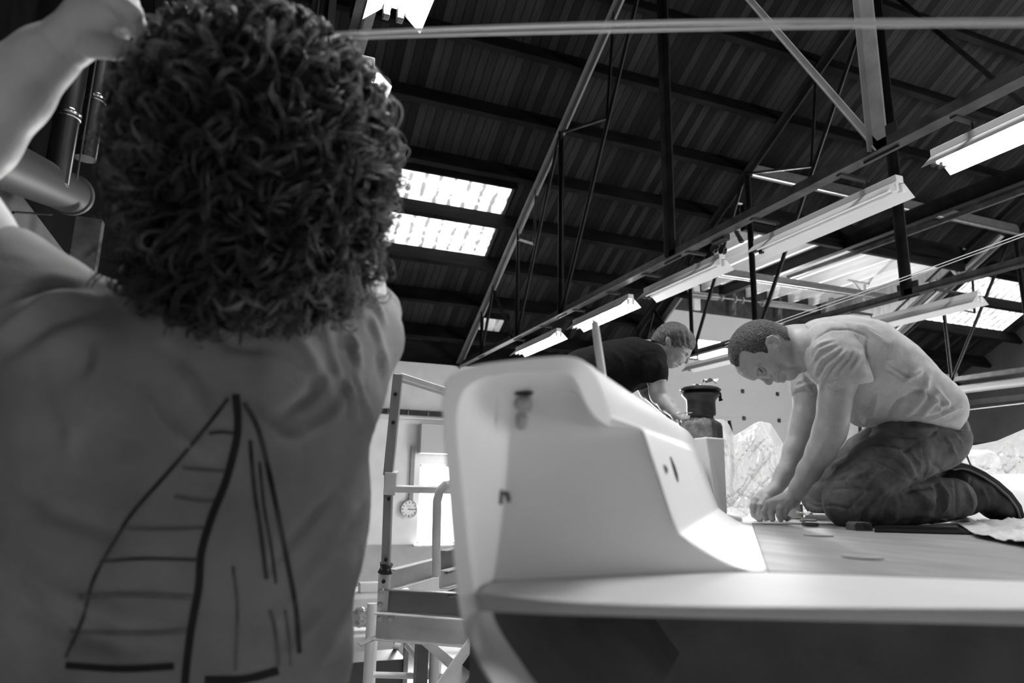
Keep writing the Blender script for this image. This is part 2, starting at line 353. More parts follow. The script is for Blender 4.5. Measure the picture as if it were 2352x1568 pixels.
# sectional overhead door
door = thing('door_1', 'white sectional overhead door with square hinge plates behind the winch', 'door', (10.2, 11.95, 0)); door['kind'] = 'structure'
m_doorp = mat('door_panel_white', .55, .5, noise=.015, nscale=2)
zs_ = [0, .6, 1.2, 1.8, 2.4, 3.0, 3.66, 4.31, 4.9, 5.47]
for a_, b_ in zip(zs_[:-1], zs_[1:]): MB().box((10.22, 11.96, (a_+b_)/2), (4.4, .05, b_-a_)).build('door_section', m_doorp, door, bevel=.004)
MB().box((10.22, 11.96, 6.27), (4.4, .05, .56)).build('door_section', m_doorp, door, bevel=.004)
m_pane = bpy.data.materials.new('window_glass'); m_pane.use_nodes = True
_nt = m_pane.node_tree; _nt.nodes.remove(_nt.nodes['Principled BSDF']); _t = _nt.nodes.new('ShaderNodeBsdfTransparent'); _g = _nt.nodes.new('ShaderNodeBsdfGlossy'); _g.inputs['Roughness'].default_value = .05; _mx = _nt.nodes.new('ShaderNodeMixShader'); _mx.inputs[0].default_value = .08
_nt.links.new(_t.outputs[0], _mx.inputs[1]); _nt.links.new(_g.outputs[0], _mx.inputs[2]); _nt.links.new(_mx.outputs[0], _nt.nodes['Material Output'].inputs[0])
wf = MB()
for z in (5.49, 5.97): wf.box((10.22, 11.96, z), (4.4, .05, .05))
for k in range(6): wf.box((8.08+.856*k, 11.96, 5.73), (.06, .05, .48))
wf.build('window_frame', m_doorp, door, bevel=.004)
MB().box((10.22, 11.97, 5.73), (4.2, .008, .44)).build('glass_pane', m_pane, door)
for x in (9.15, 10.08, 11.04, 12.0):
    for z in (4.9, 4.31, 3.66):
        MB().box((x, 11.925, z), (.085, .02, .09)).build('hinge_plate', m_black, door, bevel=.01)
# torsion spring assembly above the door
sp = thing('torsion_spring', 'horizontal torsion spring shaft with two coiled springs above the overhead door', 'spring', (10.2, 11.7, 6.85))
MB().tube((8.2, 11.7, 6.85), (12.3, 11.7, 6.93), .016).build('shaft', m_galv, sp, smooth=True)
for x0, x1 in ((8.1, 9.35), (10.65, 12.1)):
    z = lambda x: 6.85+.0195*(x-8.2); pr = []
    n = int((x1-x0)/.02)
    for i in range(n): pr += [(.058, x0+(x1-x0)*i/n), (.075, x0+(x1-x0)*(i+.5)/n)]
    MB().lathe((0, 11.7, z(0)), [(.0, x0)]+pr+[(.0, x1)], 20, axis=(1, 0, .0195)).build('coil_spring', m_galv, sp, smooth=True)
for x in (9.45, 9.8, 10.0, 10.55): MB().lathe((x, 11.7, 6.88), [(.0, -.012), (.075, -.012), (.075, .012), (0, .012)], 20, axis=(1, 0, 0)).build('cable_drum', m_galv, sp, smooth=True)
for x in (8.9, 9.9, 11.2): MB().box((x, 11.85, 6.85), (.16 if x < 9 else .06, .06, .55)).build('mounting_bracket', m_pale if x < 9 else m_rail, sp)
# horizontal door tracks and longitudinal bars
for i, (x, zz, lab) in enumerate(((9.55, 7.0, 'dark steel beam carrying the door track through the middle of the dormer'),)):
    b_ = MB(); b_.beam((x, 3.2, zz+.06), (x, 11.9, zz+.06), .014, .2); b_.beam((x, 3.2, zz-.05), (x, 11.9, zz-.05), .12, .014); b_.beam((x, 3.2, zz+.17), (x, 11.9, zz+.17), .12, .014)
    single(b_, 'track_beam', m_steel, lab, 'beam')
b_ = MB().beam((9.3, 3.4, 6.72), (9.3, 9.6, 6.72), .05, .07); single(b_, 'door_track', m_rail, 'slim grey door track rail hung below the dark steel beam', 'rail')
b_ = MB(); b_.tube((6.72, 9.0, 6.33), (11.3, 9.0, 6.36), .035); b_.box((9.0, 9.03, 6.42), (4.5, .06, .1)); single(b_, 'longitudinal_rail', m_galv, 'light grey longitudinal pipe running below the pale joists', 'rail', smooth=True)
b_ = MB(); b_.tube((6.75, 7.55, 7.42), (12.9, 7.55, 7.42), .035); b_.box((9.8, 7.57, 7.52), (6.1, .08, .14)); single(b_, 'upper_rail', m_galv, 'light grey longitudinal pipe crossing the dark roof above the dormer', 'rail', smooth=True)
# pale boards trimming the far side of the dormer, with short cleats
m_tr = mat('trim_timber', .30, .7, noise=.08, nscale=6, stretch=(1, .3, 1))
tb = thing('dormer_trimmer', 'pale raking timber boards beside the dormer at the right', 'timber', (12.6, 9, 6.6))
for x, (y0, y1) in ((12.62, (7.75, 10.3)), (12.25, (8.8, 10.4))):
    MB().beam((x, y0, RAF(y0)-.02), (x, y1, RAF(y1)-.02), .10, .05, up=(0, .5, 1)).build('raking_board', m_tr, tb)
    MB().beam((x+.12, y0+.1, RAF(y0+.1)-.06), (x+.12, y1, RAF(y1)-.06), .04, .05, up=(0, .5, 1)).build('raking_board', m_tr, tb)
for (px0, py0, px1, py1, yy) in ((2175, 605, 2205, 640, 8.9), (2135, 650, 2110, 655, 9.0)):
    MB().beam(atX(px0, py0, 12.5), atX(px1, py1, 12.5), .05, .05).build('cleat', m_tr, tb)
# small brackets and hangers in the dormer
hb = thing('hanger_bracket', 'pale bent hanger bracket hanging below the dormer joists', 'bracket', atY(1960, 660, 9.8))
for p0, p1 in (((1948, 643), (1996, 652)), ((1960, 648), (1988, 684)), ((1993, 652), (2006, 632)), ((1986, 652), (1986, 690))):
    MB().beam(atY(*p0, 9.8), atY(*p1, 9.8), .035, .035).build('bracket_arm', m_galv, hb)
for k, (x, z0) in enumerate(((2040, 645), (2100, 640), (2045, 680), (1910, 690), (1968, 690))):
    q = atY(x, z0, 11.3); single(MB().box(q+np.array([0, 0, -.12]), (.10, .08, .36)), 'wall_stud', m_tr, 'short pale timber stud beside the spring shaft, %s' % ['upper left', 'beside the far post', 'lower middle', 'left of the brackets', 'nearest the spring end'][k], 'stud')

# strip lights
m_tube = emis('lit_fluorescent_tube', 60.0); m_tube_off = mat('unlit_fluorescent_tube', .8, .2); m_refl = mat('lamp_reflector_white', .85, .35)
def strip_light(X, y0, y1, lit, label, Z=4.80, n=2):
    t = thing('strip_light', label, 'light', (X, (y0+y1)/2, Z), group='fluorescent strip lights'); ya, yb = min(y0, y1), max(y0, y1)
    MB().box((X, (ya+yb)/2, Z+.035), (.07, yb-ya, .05)).build('housing', m_white, t, bevel=.006)
    for s in (-1, 1):
        MB().slab([(X+s*.03, ya, Z+.015), (X+s*.125, ya, Z-.075), (X+s*.125, yb, Z-.075), (X+s*.03, yb, Z+.015)], (0, 0, -.003)).build('reflector', m_refl, t)
        MB().tube((X+s*.03, ya+.04, Z-.03), (X+s*.03, yb-.04, Z-.03), .013).build('tube', m_tube if lit else m_tube_off, t, smooth=True)
        for y in (ya+.02, yb-.02): MB().box((X+s*.03, y, Z-.025), (.03, .04, .06)).build('lamp_holder', m_black if y > ya+.1 else m_white, t, bevel=.005)
    for y in (ya+.25, yb-.25): MB().tube((X, y, Z+.05), (X, y, 4.93), .006).build('hanger', m_black, t); tx = min((.35, 3.65, 6.75, 12.8), key=lambda q: abs(q-X)); MB().box(((X+tx)/2, y, 4.925), (abs(X-tx)+.02, .04, .02)).build('mounting_arm', m_black, t)
    return t
strip_light(3.80, 9.49, 8.02, True, 'lit strip light under the middle truss, lowest and farthest of its row')
strip_light(3.80, 7.55, 6.20, True, 'lit strip light under the middle truss, second from the far end')
strip_light(3.84, 5.96, 4.72, False, 'unlit white strip light under the middle truss, beside the pulley')
strip_light(3.90, 4.35, 2.98, False, 'unlit white strip light under the middle truss, longest looking one')
strip_light(3.80, 2.66, 1.2, True, 'lit strip light at the right edge of the picture')
strip_light(7.04, 6.2, 4.62, False, 'unlit strip light above the kneeling man\'s back', Z=4.82)
strip_light(6.98, 9.62, 8.1, False, 'unlit strip light beside the kneeling man\'s head', Z=4.82)
strip_light(13.1, 9.25, 7.2, False, 'unlit strip light under the far right truss', Z=4.82)
strip_light(.41, 4.58, 3.07, True, 'lit strip light glaring behind the top right of the curly head')
strip_light(.44, 2.62, 1.2, True, 'lit strip light cut by the top edge above the curly head')
# pulley block and black spring on the middle truss
pb = thing('pulley_block', 'dark pulley block with a coiled cable on the middle truss between the strip lights', 'pulley', atX(1662, 548, 3.72))
MB().box(atX(1655, 548, 3.72), (.08, .16, .07)).build('block', m_steel, pb, bevel=.01)
for px, py in ((1640, 572), (1650, 565), (1660, 575)):
    MB().lathe(atX(px, py, 3.78), [(0, -.02), (.035, -.02), (.025, 0), (.035, .02), (0, .02)], 16, axis=(1, 0, 0)).build('sheave', m_black, pb, smooth=True)
q0, q1 = atX(1690, 530, 3.74), atX(1704, 557, 3.74)
MB().path([q0+(q1-q0)*t/60+np.array([.02*math.cos(t*.9), .02*math.sin(t*.9), 0]) for t in range(61)], .005, 6).build('coiled_cable', m_black, pb, smooth=True)

# fittings on the window wall
w1 = thing('window_1', 'bright window glare in the plaster wall beside the clock', 'window', (3.67, 12, 1.77)); w1['kind'] = 'structure'
fr = MB()
for x in (3.01, 4.33): fr.box((x, 12.1, 2.455), (.04, .06, 1.37))
for z in (1.79, 3.12): fr.box((3.67, 12.1, z), (1.36, .06, .04))
fr.build('window_frame', m_white, w1); MB().box((3.67, 12.1, 2.455), (1.3, .01, 1.33)).build('glass_pane', m_pane, w1)
MB().box((3.67, 11.97, 1.76), (1.5, .2, .03)).build('window_sill', m_white, w1)
o = MB(); rr = random.Random(3)
for k in range(26):
    p = np.array([3.05+rr.random()*1.2, 11.93+rr.random()*.08, 1.78]); pts = [p]
    for j in range(4): pts.append(pts[-1]+np.array([rr.uniform(-.06, .06), rr.uniform(-.02, .02), rr.uniform(-.005, .03)]))
    o.path([(a, b, max(c, 1.78)) for a, b, c in pts], .004, 5)
single(o, 'wire_scraps', m_black, 'tangle of thin scraps lying on the bright window sill', 'scraps')['kind'] = 'stuff'
single(MB().box((3.65, 11.88, 3.58), (1.45, .2, .52)), 'shutter_box', mat('shutter_box_paint', .55, .6), 'grey roller shutter box mounted above the bright window', 'shutter box', bevel=.01)
ct = thing('cable_tray', 'dark ribbed cable tray running along the wall above the window', 'cable tray', (3.3, 11.93, 4.02))
MB().box((3.0, 11.94, 4.03), (4.6, .1, .09)).build('tray', m_steel, ct); MB().box((3.0, 11.9, 3.93), (4.6, .03, .03)).build('lower_rail', m_white, ct)
for k in range(12): MB().box((.9+.36*k, 11.885, 4.03), (.02, .02, .11)).build('clip', m_rail, ct)
single(MB().box((2.84, 11.97, 2.95), (.07, .05, 1.0)), 'conduit_strip', mat('conduit_grey', .28, .6, noise=.05), 'narrow grey conduit strip running down to the clock', 'conduit')
ck = thing('wall_clock', 'round white wall clock reading about a quarter past three', 'clock', (2.81, 11.95, 2.22))
c0 = np.array([2.81, 11.97, 2.365]); ax = (0, -1, 0)
MB().lathe(c0, [(0, 0), (.15, 0), (.152, .045), (.138, .05), (.136, .03)], 40, axis=ax).build('clock_case', m_galv, ck, smooth=True)
MB().lathe(c0, [(.137, .032), (0, .033)], 40, axis=ax).build('clock_face', mat('clock_face_white', .85, .5), ck)
tk = MB()
for h in range(12):
    a_ = math.radians(30*h); d_ = np.array([math.sin(a_), 0, math.cos(a_)]); tk.beam(c0+d_*.098+np.array([0, -.036, 0]), c0+d_*.128+np.array([0, -.036, 0]), .01 if h % 3 else .014, .004, up=(0, 1, 0))
tk.build('hour_marks', m_black, ck)
for nm, ang, ln, w_ in (('hour_hand', 97, .075, .012), ('minute_hand', 93, .115, .008)):
    a_ = math.radians(ang); d_ = np.array([math.sin(a_), 0, math.cos(a_)]); MB().beam(c0-d_*.02+np.array([0, -.042, 0]), c0+d_*ln+np.array([0, -.042, 0]), w_, .004, up=(0, 1, 0)).build(nm, m_black, ck)
mb_ = MB()
for k in range(7): mb_.box(c0+np.array([-.045+.013*k, -.036, .055+.004*math.sin(k)]), (.009, .003, .008))
mb_.build('printed_mark', mat('clock_print', .25, .6), ck)

# stainless flues and the grey duct by the partition
m_inox = mat('brushed_stainless', .55, .22, metal=1., noise=.05, nscale=2, stretch=(4, 4, .2))
for (pt, pb_, lab) in (((163, 160), (125, 405), 'polished steel flue pipe nearer the raised arm, left of the pair'), ((215, 150), (192, 350), 'polished steel flue pipe right of the pair, next to the curly hair')):
    a_ = atX(pb_[0]+6, pb_[1], -1.22); f = thing('flue_pipe', lab, 'pipe', (a_[0], a_[1], a_[2]-.05), group='steel flue pipes')
    MB().tube((a_[0], a_[1], a_[2]-.05), (a_[0], a_[1], 8.2), .073, n=28).build('pipe', m_inox, f, smooth=True)
    for z in (a_[2]+.42, a_[2]+1.5): MB().lathe((a_[0], a_[1], z), [(.074, -.03), (.08, -.025), (.08, -.012), (.074, -.006), (.08, .006), (.08, .02), (.074, .03)], 28).build('clamp_band', m_inox, f, smooth=True)
qa, qb = atX(178, 400, -1.18), atX(158, 620, -1.18)
single(MB().tube((qa[0], qa[1], 4.7), (qa[0], qa[1], 8), .006), 'hanging_wire', m_rail, 'thin wire hanging between the two steel flue pipes', 'wire')
dk = thing('ventilation_duct', 'thick dark grey duct ending beside the curly hair at the left', 'duct', atD(90, 440, 4.6))
p0, p1 = atX(-60, 345, -1.32), atX(160, 445, -1.28)
MB().tube(p0, p1, .135, n=28).build('duct_pipe', mat('duct_grey', .035, .5), dk, smooth=True)
dd = (p1-p0)/np.linalg.norm(p1-p0); MB().lathe(p1-dd*.02, [(.0, 0), (.148, 0), (.148, .06), (.1, .09), (.1, .2), (0, .2)], 28, axis=dd).build('duct_collar', m_rail, dk, smooth=True)
MB().box(p1+np.array([.15, 0, -.42]), (.16, .1, .5)).build('hanger_bracket', m_rail, dk)
single(MB().tube(atX(30, 488, -1.35), atX(118, 492, -1.35), .008), 'wall_cable', m_black, 'thin black cable stretched across the wall beside the raised shoulder', 'cable')
# dark beam and wires in front of the gable at the right
single(MB().beam(atX(2190, 930, 14.5), atX(2420, 905, 14.5), .12, .12), 'gable_beam', m_steel, 'dark horizontal beam crossing the grey gable wall at the right edge', 'beam')
single(MB().beam(atX(2150, 1022, 14.6), atX(2460, 1015, 14.6), .10, .07), 'gable_kerb', m_black, 'low black ledge at the foot of the grey wall behind the kneeling man', 'ledge')
# ================================================================== THE BOAT
m_gel = mat('white_gelcoat', .85, .5, noise=.015, nscale=5, spec=.35)
m_gel2 = mat('gelcoat_unpolished', .86, .5, noise=.02, nscale=6, spec=.35)
m_inner = mat('stowage_shade_grey', .10, .7, noise=.03, nscale=5, bump=.2)  # shade inside the stowage put into a darker grey than the gelcoat
m_sole = mat('sanded_grey_sole', .175, .5, noise=.06, nscale=9, stretch=(1.6, .5, 1), bump=.08, bscale=30)
boat = thing('sailing_boat', 'white sailing boat stern with an open transom recess and grey cockpit floor', 'boat', BF*2.2+BR*.7+np.array([0, 0, .55]))

def interp_rows(a, b, n): return [[V3(p)*(1-t)+V3(q)*t for p, q in zip(a, b)] for t in np.linspace(0, 1, n)]
def bcoord(f, s, z): return BF*f+BR*s+np.array([0, 0, EYE+z])

# --- transom ring: outer contour, inner contour, recess panel
OUT = [(1058, 1425, .645), (1046, 1350, .67), (1036, 1240, .72), (1026, 1100, .77), (1015, 965, .82), (1013, 898, .84), (1030, 858, .855), (1085, 836, .865), (1200, 824, .87), (1305, 814, .87), (1343, 826, .87), (1371, 862, .88), (1390, 918, .90), (1403, 958, .92), (1478, 984, .93), (1515, 1095, .93), (1556, 1222, .94), (1620, 1268, .938), (1705, 1313, .94)]
INN = [(1100, 1400, .66), (1090, 1350, .665), (1075, 1240, .72), (1061, 1100, .77), (1047, 985, .82), (1052, 925, .84), (1072, 883, .86), (1115, 864, .87), (1205, 857, .87), (1300, 851, .87), (1323, 872, .88), (1340, 915, .89), (1360, 955, .91), (1396, 978, .925), (1477, 986, .93), (1514, 1096, .93), (1555, 1223, .94), (1619, 1269, .938), (1704, 1314, .94)]
PAN = [(1128, 1335, .73), (1132, 1325, .735), (1146, 1225, .80), (1160, 1090, .84), (1166, 985, .86), (1170, 935, .87), (1184, 912, .88), (1204, 902, .89), (1255, 899, .90), (1318, 897, .91), (1337, 912, .915), (1352, 945, .92), (1372, 972, .925), (1398, 983, .93), (1474, 990, .932), (1511, 1098, .935), (1551, 1225, .942), (1614, 1271, .94), (1700, 1316, .94)]
P3 = lambda L: [atB(*q) for q in L]
bl, br = atZ(1133, 1333, SOLE-.001), atZ(1700, 1314, SOLE-.001)
_pd = (br-bl)/np.linalg.norm(br-bl); PN = np.cross(_pd, (0, 0, 1.)); PN = -PN if PN@BF > 0 else PN       # panel normal, towards the camera
def atPan(x, y, off): r = ray(x, y); return CAM+r*(np.dot(bl+PN*off-CAM, PN)/np.dot(r, PN))
OO = [.085, .085, .09, .095, .10, .10, .10, .10, .10, .10, .095, .075, .045, .015, .002, .002, .002, .002, .002]
def tight(L, ks=(13, 14, 16)):
    out = []
    for i, q in enumerate(L):
        if i in ks: out += [np.array(q)*.86+np.array(L[i-1])*.14, q, np.array(q)*.86+np.array(L[i+1])*.14]
        else: out.append(q)
    return out
OUT, INN, PAN = tight(OUT), tight(INN), tight(PAN); OO = [float(v[0]) for v in tight([(o,) for o in OO])]
o3 = [atPan(x, y, o) for (x, y, _), o in zip(OUT, OO)]; i3 = [atPan(x, y, o*.95+.001) for (x, y, _), o in zip(INN, OO)]; p3 = [atPan(x, y, 0) for x, y, _ in PAN]
fwdv = BF
cen = sum(p3)/len(p3)
mid1 = [a*.9+b*.1 for a, b in zip(o3, i3)]; mid2 = [a*.08+b*.92 for a, b in zip(o3, i3)]
back = [a + fwdv*.05*(1 if k < 13 else 0) + (a-cen)*.02*(1 if k < 13 else 0) for k, a in enumerate(o3)]
inb = [b*.70+p*.30+(PN*-.012 if k < 12 else 0) for k, (b, p) in enumerate(zip(i3, p3))]
near = [b*.2+p*.8 for b, p in zip(i3, p3)]
rows = [back, [a+(b-a)*.12 for a, b in zip(o3, back)], o3, mid1, mid2, i3, [a+(b-a)*.08 for a, b in zip(i3, inb)], inb, near, p3]
for t in (.08, .3, .6, 1.): rows.append([p*(1-t)+(bl+(br-bl)*(k/(len(p3)-1)))*t for k, p in enumerate(p3)])
ring = MB().grid(rows).build('transom_recess', m_gel2, boat, smooth=True, sub=2)
# recess details: moulded boss in the upper left, hinge slot with residue, small hook
bs = MB()
A = [atPan(1098, 895, .05), atPan(1150, 900, .03), atPan(1153, 960, .025), atPan(1150, 1002, .02), atPan(1116, 1002, .02), atPan(1106, 960, .035)]
bs.slab(A, PN*-.04); bs.build('moulded_boss', m_gel2, boat, smooth=True, bevel=.006)
# black slot and adhesive residue below it
def fpl(pts, d, off=0): return [atPan(x, y, .006+off) for x, y in pts]
MB().slab(fpl([(1184, 899), (1226, 899), (1224, 906), (1186, 906)], .89, .012), -PN*.01).build('hinge_slot', m_black, boat)
m_res = mat('glue_residue', .45, .6, noise=.12, nscale=60, bump=.6, bscale=90)
for pts in ([(1186, 908), (1222, 907), (1226, 930), (1222, 946), (1200, 944), (1188, 938), (1183, 925)], [(1190, 948), (1214, 950), (1216, 968), (1208, 986), (1196, 988), (1190, 970)]):
    MB().slab(fpl(pts, .885), -PN*.012).build('adhesive_residue', m_res, boat, smooth=True, bevel=.003)
hk = MB(); hk.path(fpl([(1148, 1158), (1149, 1140), (1147, 1124)], .81), .0035, 8); hk.path(fpl([(1149, 1143), (1156, 1132), (1166, 1134), (1169, 1148), (1166, 1150)], .81), .0028, 8)
hk.build('small_hook', mat('dull_hook_metal', .10, .4, metal=.5), boat, smooth=True)

# --- inboard side of the coaming, lofted from the cut section forward
aft = [atPan(1060, 900, .04), atPan(1100, 842, .07), atPan(1200, 826, .085), atPan(1305, 815, .095), atPan(1343, 826.5, .093), atPan(1371, 862, .073), atPan(1390, 918, .044), atPan(1403, 958, .014), atPan(1478, 984, .001), atPan(1515, 1095, .001), atPan(1556, 1222, .001), atPan(1620, 1268, .001), atPan(1705, 1313, .001), atZ(1762, 1312, SOLE-.002)]
fo = 2.12; aft = tight(aft, (7, 8, 10))
fore = [bcoord(fo, -.36, .08), bcoord(fo, -.31, .135), bcoord(fo, -.22, .150), atB(1572, 982, fo), atB(1580, 990, fo), atB(1588, 999, fo), atB(1595, 1010, fo), atB(1600, 1024, fo), atB(1606, 1044, fo), atB(1626, 1100, fo), atB(1650, 1166, fo), atB(1675, 1185, fo), atB(1700, 1200, fo+.1), atZ(1726, 1202, SOLE-.002)]; fore = tight(fore, (7, 8, 10))
rws = []
for t in (0, .04, .18, .4, .65, .85, .96, 1.): rws.append([a*(1-t)+b*t for a, b in zip(aft, fore)])
MB().grid(rws).build('coaming_side', m_gel, boat, smooth=True, sub=2)
endc = [p+BF*.0 for p in fore]; low = [np.array([p[0], p[1], SOLE-.2]) for p in fore]
MB().grid([fore, [p*.97+l*.03+BF*.03 for p, l in zip(fore, low)], [l+BF*.04 for l in low]]).build('coaming_end', m_gel, boat, smooth=True)
# slots and scratches in the coaming face
m_slot = mat('dark_slot', .05, .6)
def on_side(x, y):
    """point on the lofted coaming face"""
    best = None; R_ = ray(x, y)
    for i in range(len(rws)-1):
        for k in range(3, len(aft)-1):
            for tri in ((rws[i][k], rws[i][k+1], rws[i+1][k]), (rws[i+1][k+1], rws[i+1][k], rws[i][k+1])):
                a, b, c = tri; n = np.cross(b-a, c-a); dn = np.dot(n, R_)
                if abs(dn) < 1e-9: continue
                t = np.dot(n, a-CAM)/dn; p = CAM+R_*t
                w = np.linalg.solve(np.stack([b-a, c-a, n], 1), p-a)
                if w[0] >= -.02 and w[1] >= -.02 and w[0]+w[1] <= 1.02 and (best is None or t < best[0]): best = (t, p)
    return best[1] if best else atB(x, y, 1.3)
for nm, pts in (('vent_slot', [(1386, 910), (1389, 922), (1392, 936), (1391, 942)]), ('drain_slot', [(1524, 1068), (1527, 1078), (1530, 1088)]), ('drain_slot', [(1539, 1050), (1545, 1072), (1551, 1092), (1556, 1106)])):
    P_ = [on_side(*q) for q in pts]; MB().path([p-ray(*q)*.002 for p, q in zip(P_, pts)], [.0022]+[.0045]*(len(P_)-2)+[.0018], 8).build(nm, m_slot, boat, smooth=True)

# --- aft deck (white shelf) with its rolled front lip
x_ = [1128, 1300, 1500, 1700, 1762, 1900, 2100, 2352, 2700, 3100]
rear = [atZ(x, np.interp(x, [1128, 1400, 1700, 1762, 2352, 3100], [1335, 1314, 1312, 1312, 1333, 1362]), SOLE) for x in x_]
frx = [1092, 1240, 1460, 1690, 1762, 1900, 2100, 2352, 2720, 3140]
front = [atZ(x, np.interp(x, [1092, 1200, 1400, 1700, 2352, 3140], [1361, 1377, 1388, 1393, 1397, 1405]), SOLE) for x in frx]
bx = [1100, 1245, 1462, 1690, 1762, 1900, 2100, 2352, 2720, 3140]
bot = []
for x, ft in zip(bx, front):
    y = np.interp(x, [1100, 1150, 1300, 1600, 1900, 2352, 3140], [1404, 1408, 1413, 1419, 1426, 1436, 1458]); bot.append(atB(x, y, fwd(ft)+.004))
f2 = [a*.93+b*.07-BF*.001 for a, b in zip(front, bot)]; f3 = [a*.06+b*.94-BF*.001 for a, b in zip(front, bot)]
under = [p+BF*.02+np.array([0, 0, -.003]) for p in bot]; und2 = [p+BF*.35+np.array([0, 0, .012]) for p in under]
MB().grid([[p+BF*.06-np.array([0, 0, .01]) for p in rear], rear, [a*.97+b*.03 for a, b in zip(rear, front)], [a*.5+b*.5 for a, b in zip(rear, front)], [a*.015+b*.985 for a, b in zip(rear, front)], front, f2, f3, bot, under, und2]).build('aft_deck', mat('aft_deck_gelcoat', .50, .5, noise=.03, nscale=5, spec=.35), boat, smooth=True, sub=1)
# lower part of the transom lip, curving down and round the open stowage below
LO = [(1055, 1405, .652), (1060, 1440, .64), (1080, 1500, .615), (1118, 1568, .59), (1185, 1660, .57), (1290, 1770, .56)]
LI = [(1104, 1398, .652), (1103, 1428, .648), (1146, 1500, .63), (1198, 1572, .61), (1275, 1668, .60), (1390, 1790, .60)]
lo, li = P3(LO), P3(LI)
hull_in = [a+BF*.02+BR*.005 for a in li]; hi2 = [a+BF*.93-BR*.02+np.array([0, 0, -.02*k]) for k, a in enumerate(li)]
MB().grid([[a+BF*.10-BR*.01 for a in lo], [a+BF*.04-BR*.004 for a in lo], lo, [a*.9+b*.1 for a, b in zip(lo, li)], [a*.08+b*.92 for a, b in zip(lo, li)], li, hull_in]).build('transom_lip', m_gel2, boat, smooth=True, sub=1)
MB().grid([hull_in, hi2]).build('stowage_side', m_inner, boat, smooth=True)
# stowage interior: bulkhead, roof and a laminated web
MB().slab([bcoord(1.55, -.6, -.11), bcoord(1.55, 2.0, -.11), bcoord(1.55, 2.0, -1.4), bcoord(1.55, -.6, -1.4)], BF*.02).build('bulkhead', m_inner, boat)
MB().slab([bcoord(.74, -.20, -.112), bcoord(.86, 1.6, -.112), bcoord(1.6, 2.0, -.112), bcoord(1.6, -.35, -.112)], (0, 0, .006)).build('stowage_roof', m_inner, boat)
_web = [(1180, 1405), (1290, 1450), (1390, 1510), (1470, 1590), (1530, 1700)]
if False: MB().path([atB(x, y, 1.4) for x, y in ((1240, 1440), (1330, 1475), (1420, 1525), (1490, 1590), (1530, 1690))], .03, 12).build('laminated_stiffener', m_inner, boat, smooth=True)

# --- hull shell under everything, port side to starboard side
sec = [(-.375, .10), (-.375, -.06), (-.30, -.35), (-.10, -.85), (.25, -1.35), (.75, -1.5), (1.25, -1.35), (1.75, -.85), (2.0, -.35), (2.05, -.06), (2.03, .10)]
rowsH = []
for f, kx, kz in ((1.6, .02, .75), (2., .0, .8), (3.5, .0, 1.), (5.5, .18, .95), (7.2, .6, .7), (8.2, .93, .4)):
    rowsH.append([bcoord(f, .8+(s-.8)*(1-kx), z*kz if z < -.1 else z) for s, z in sec])
MB().grid(rowsH).build('hull', m_gel2, boat, smooth=True, sub=1)

# --- cockpit floor
MB().slab([bcoord(.955, -.02, -.104), bcoord(1.0, 1.5, -.104), bcoord(4.3, 1.5, -.104), bcoord(4.3, -.15, -.104), bcoord(2.3, -.05, -.104)], (0, 0, -.02)).build('cockpit_base', m_gel, boat)
so = [bcoord(.957, .028, -.1), bcoord(1.002, .316, -.1), bcoord(1.04, .62, -.1), bcoord(2.45, .62, -.1), bcoord(2.62, .40, -.1), bcoord(2.42, .20, -.1), bcoord(2.31, .03, -.1)]
sole = MB().slab(so, (0, 0, -.004)).build('cockpit_sole', m_sole, boat, bevel=.001, label='grey sanded cockpit floor panel')
# starboard coaming and cabin side, mostly under plastic
st = []
for f, s0, h in ((1.9, 1.15, .02), (2.5, 1.15, .06), (3.2, 1.05, .085), (4.3, .95, .10), (5.5, .9, .13)):
    st.append([bcoord(f, s0, -.11), bcoord(f, s0+.03, h*.5-.03), bcoord(f, s0+.07, h), bcoord(f, s0+.4, h+.01), bcoord(f, 2.03, h*.6), bcoord(f, 2.05, -.1)])
MB().grid(st).build('starboard_coaming', m_gel, boat, smooth=True, sub=1)
cb = [bcoord(4.2, .30, -.10), bcoord(4.2, 1.35, -.10), bcoord(4.3, 1.32, .235), bcoord(4.3, .33, .235)]
MB().slab(cb, BF*2.2).build('cabin_house', m_gel, boat, bevel=.04)
# winch plinth
def col(x, y0, y1, d): a, b = atB(x, y0, d), atB(x, y1, d); return a, b
tops = [atB(1592, 1008, 2.20), atB(1622, 1013, 2.14), atB(1663, 1019, 2.2), atB(1660, 1006, 2.42), atB(1600, 1004, 2.42)]
zt = np.mean([p[2] for p in tops]); tops = [np.array([p[0], p[1], zt]) for p in tops]
bots = [atB(1628, 1135, 2.2), atB(1648, 1170, 2.12), atB(1669, 1166, 2.22), atB(1668, 1160, 2.45), atB(1630, 1150, 2.45)]
bots = [np.array([p[0], p[1], SOLE-.0]) for p in bots]
pm = MB(); pm.add(tops+bots, [(0, 1, 2, 3, 4), (9, 8, 7, 6, 5)]+[(i, 5+i, 5+(i+1) % 5, (i+1) % 5) for i in range(5)]); pm.build('winch_plinth', m_gel, boat, bevel=.005)
# side deck and small moulded blocks in the gutter
for pts, h in (([(1612, 1178), (1648, 1183), (1652, 1172), (1618, 1168)], .028), ([(1652, 1190), (1684, 1194), (1686, 1186), (1660, 1183)], .008)):
    b0 = [atZ(x, y, SOLE-.004) for x, y in pts]; MB().slab([p*1. for p in b0], (0, 0, h+.01)).build('moulded_block', m_gel, boat, bevel=.004)
# white foredeck strips and blocks between plinth and hands
m_ply = mat('pale_board_edge', .75, .6, noise=.05)
single(MB().slab([atZ(1672, 1190, SOLE+.002), atZ(1706, 1203, SOLE+.002), atZ(1700, 1192, SOLE+.002), atZ(1672, 1181, SOLE+.002)], (0, 0, .014)), 'board_offcut', m_ply, 'pale board offcut leaning beside the winch plinth', 'board')

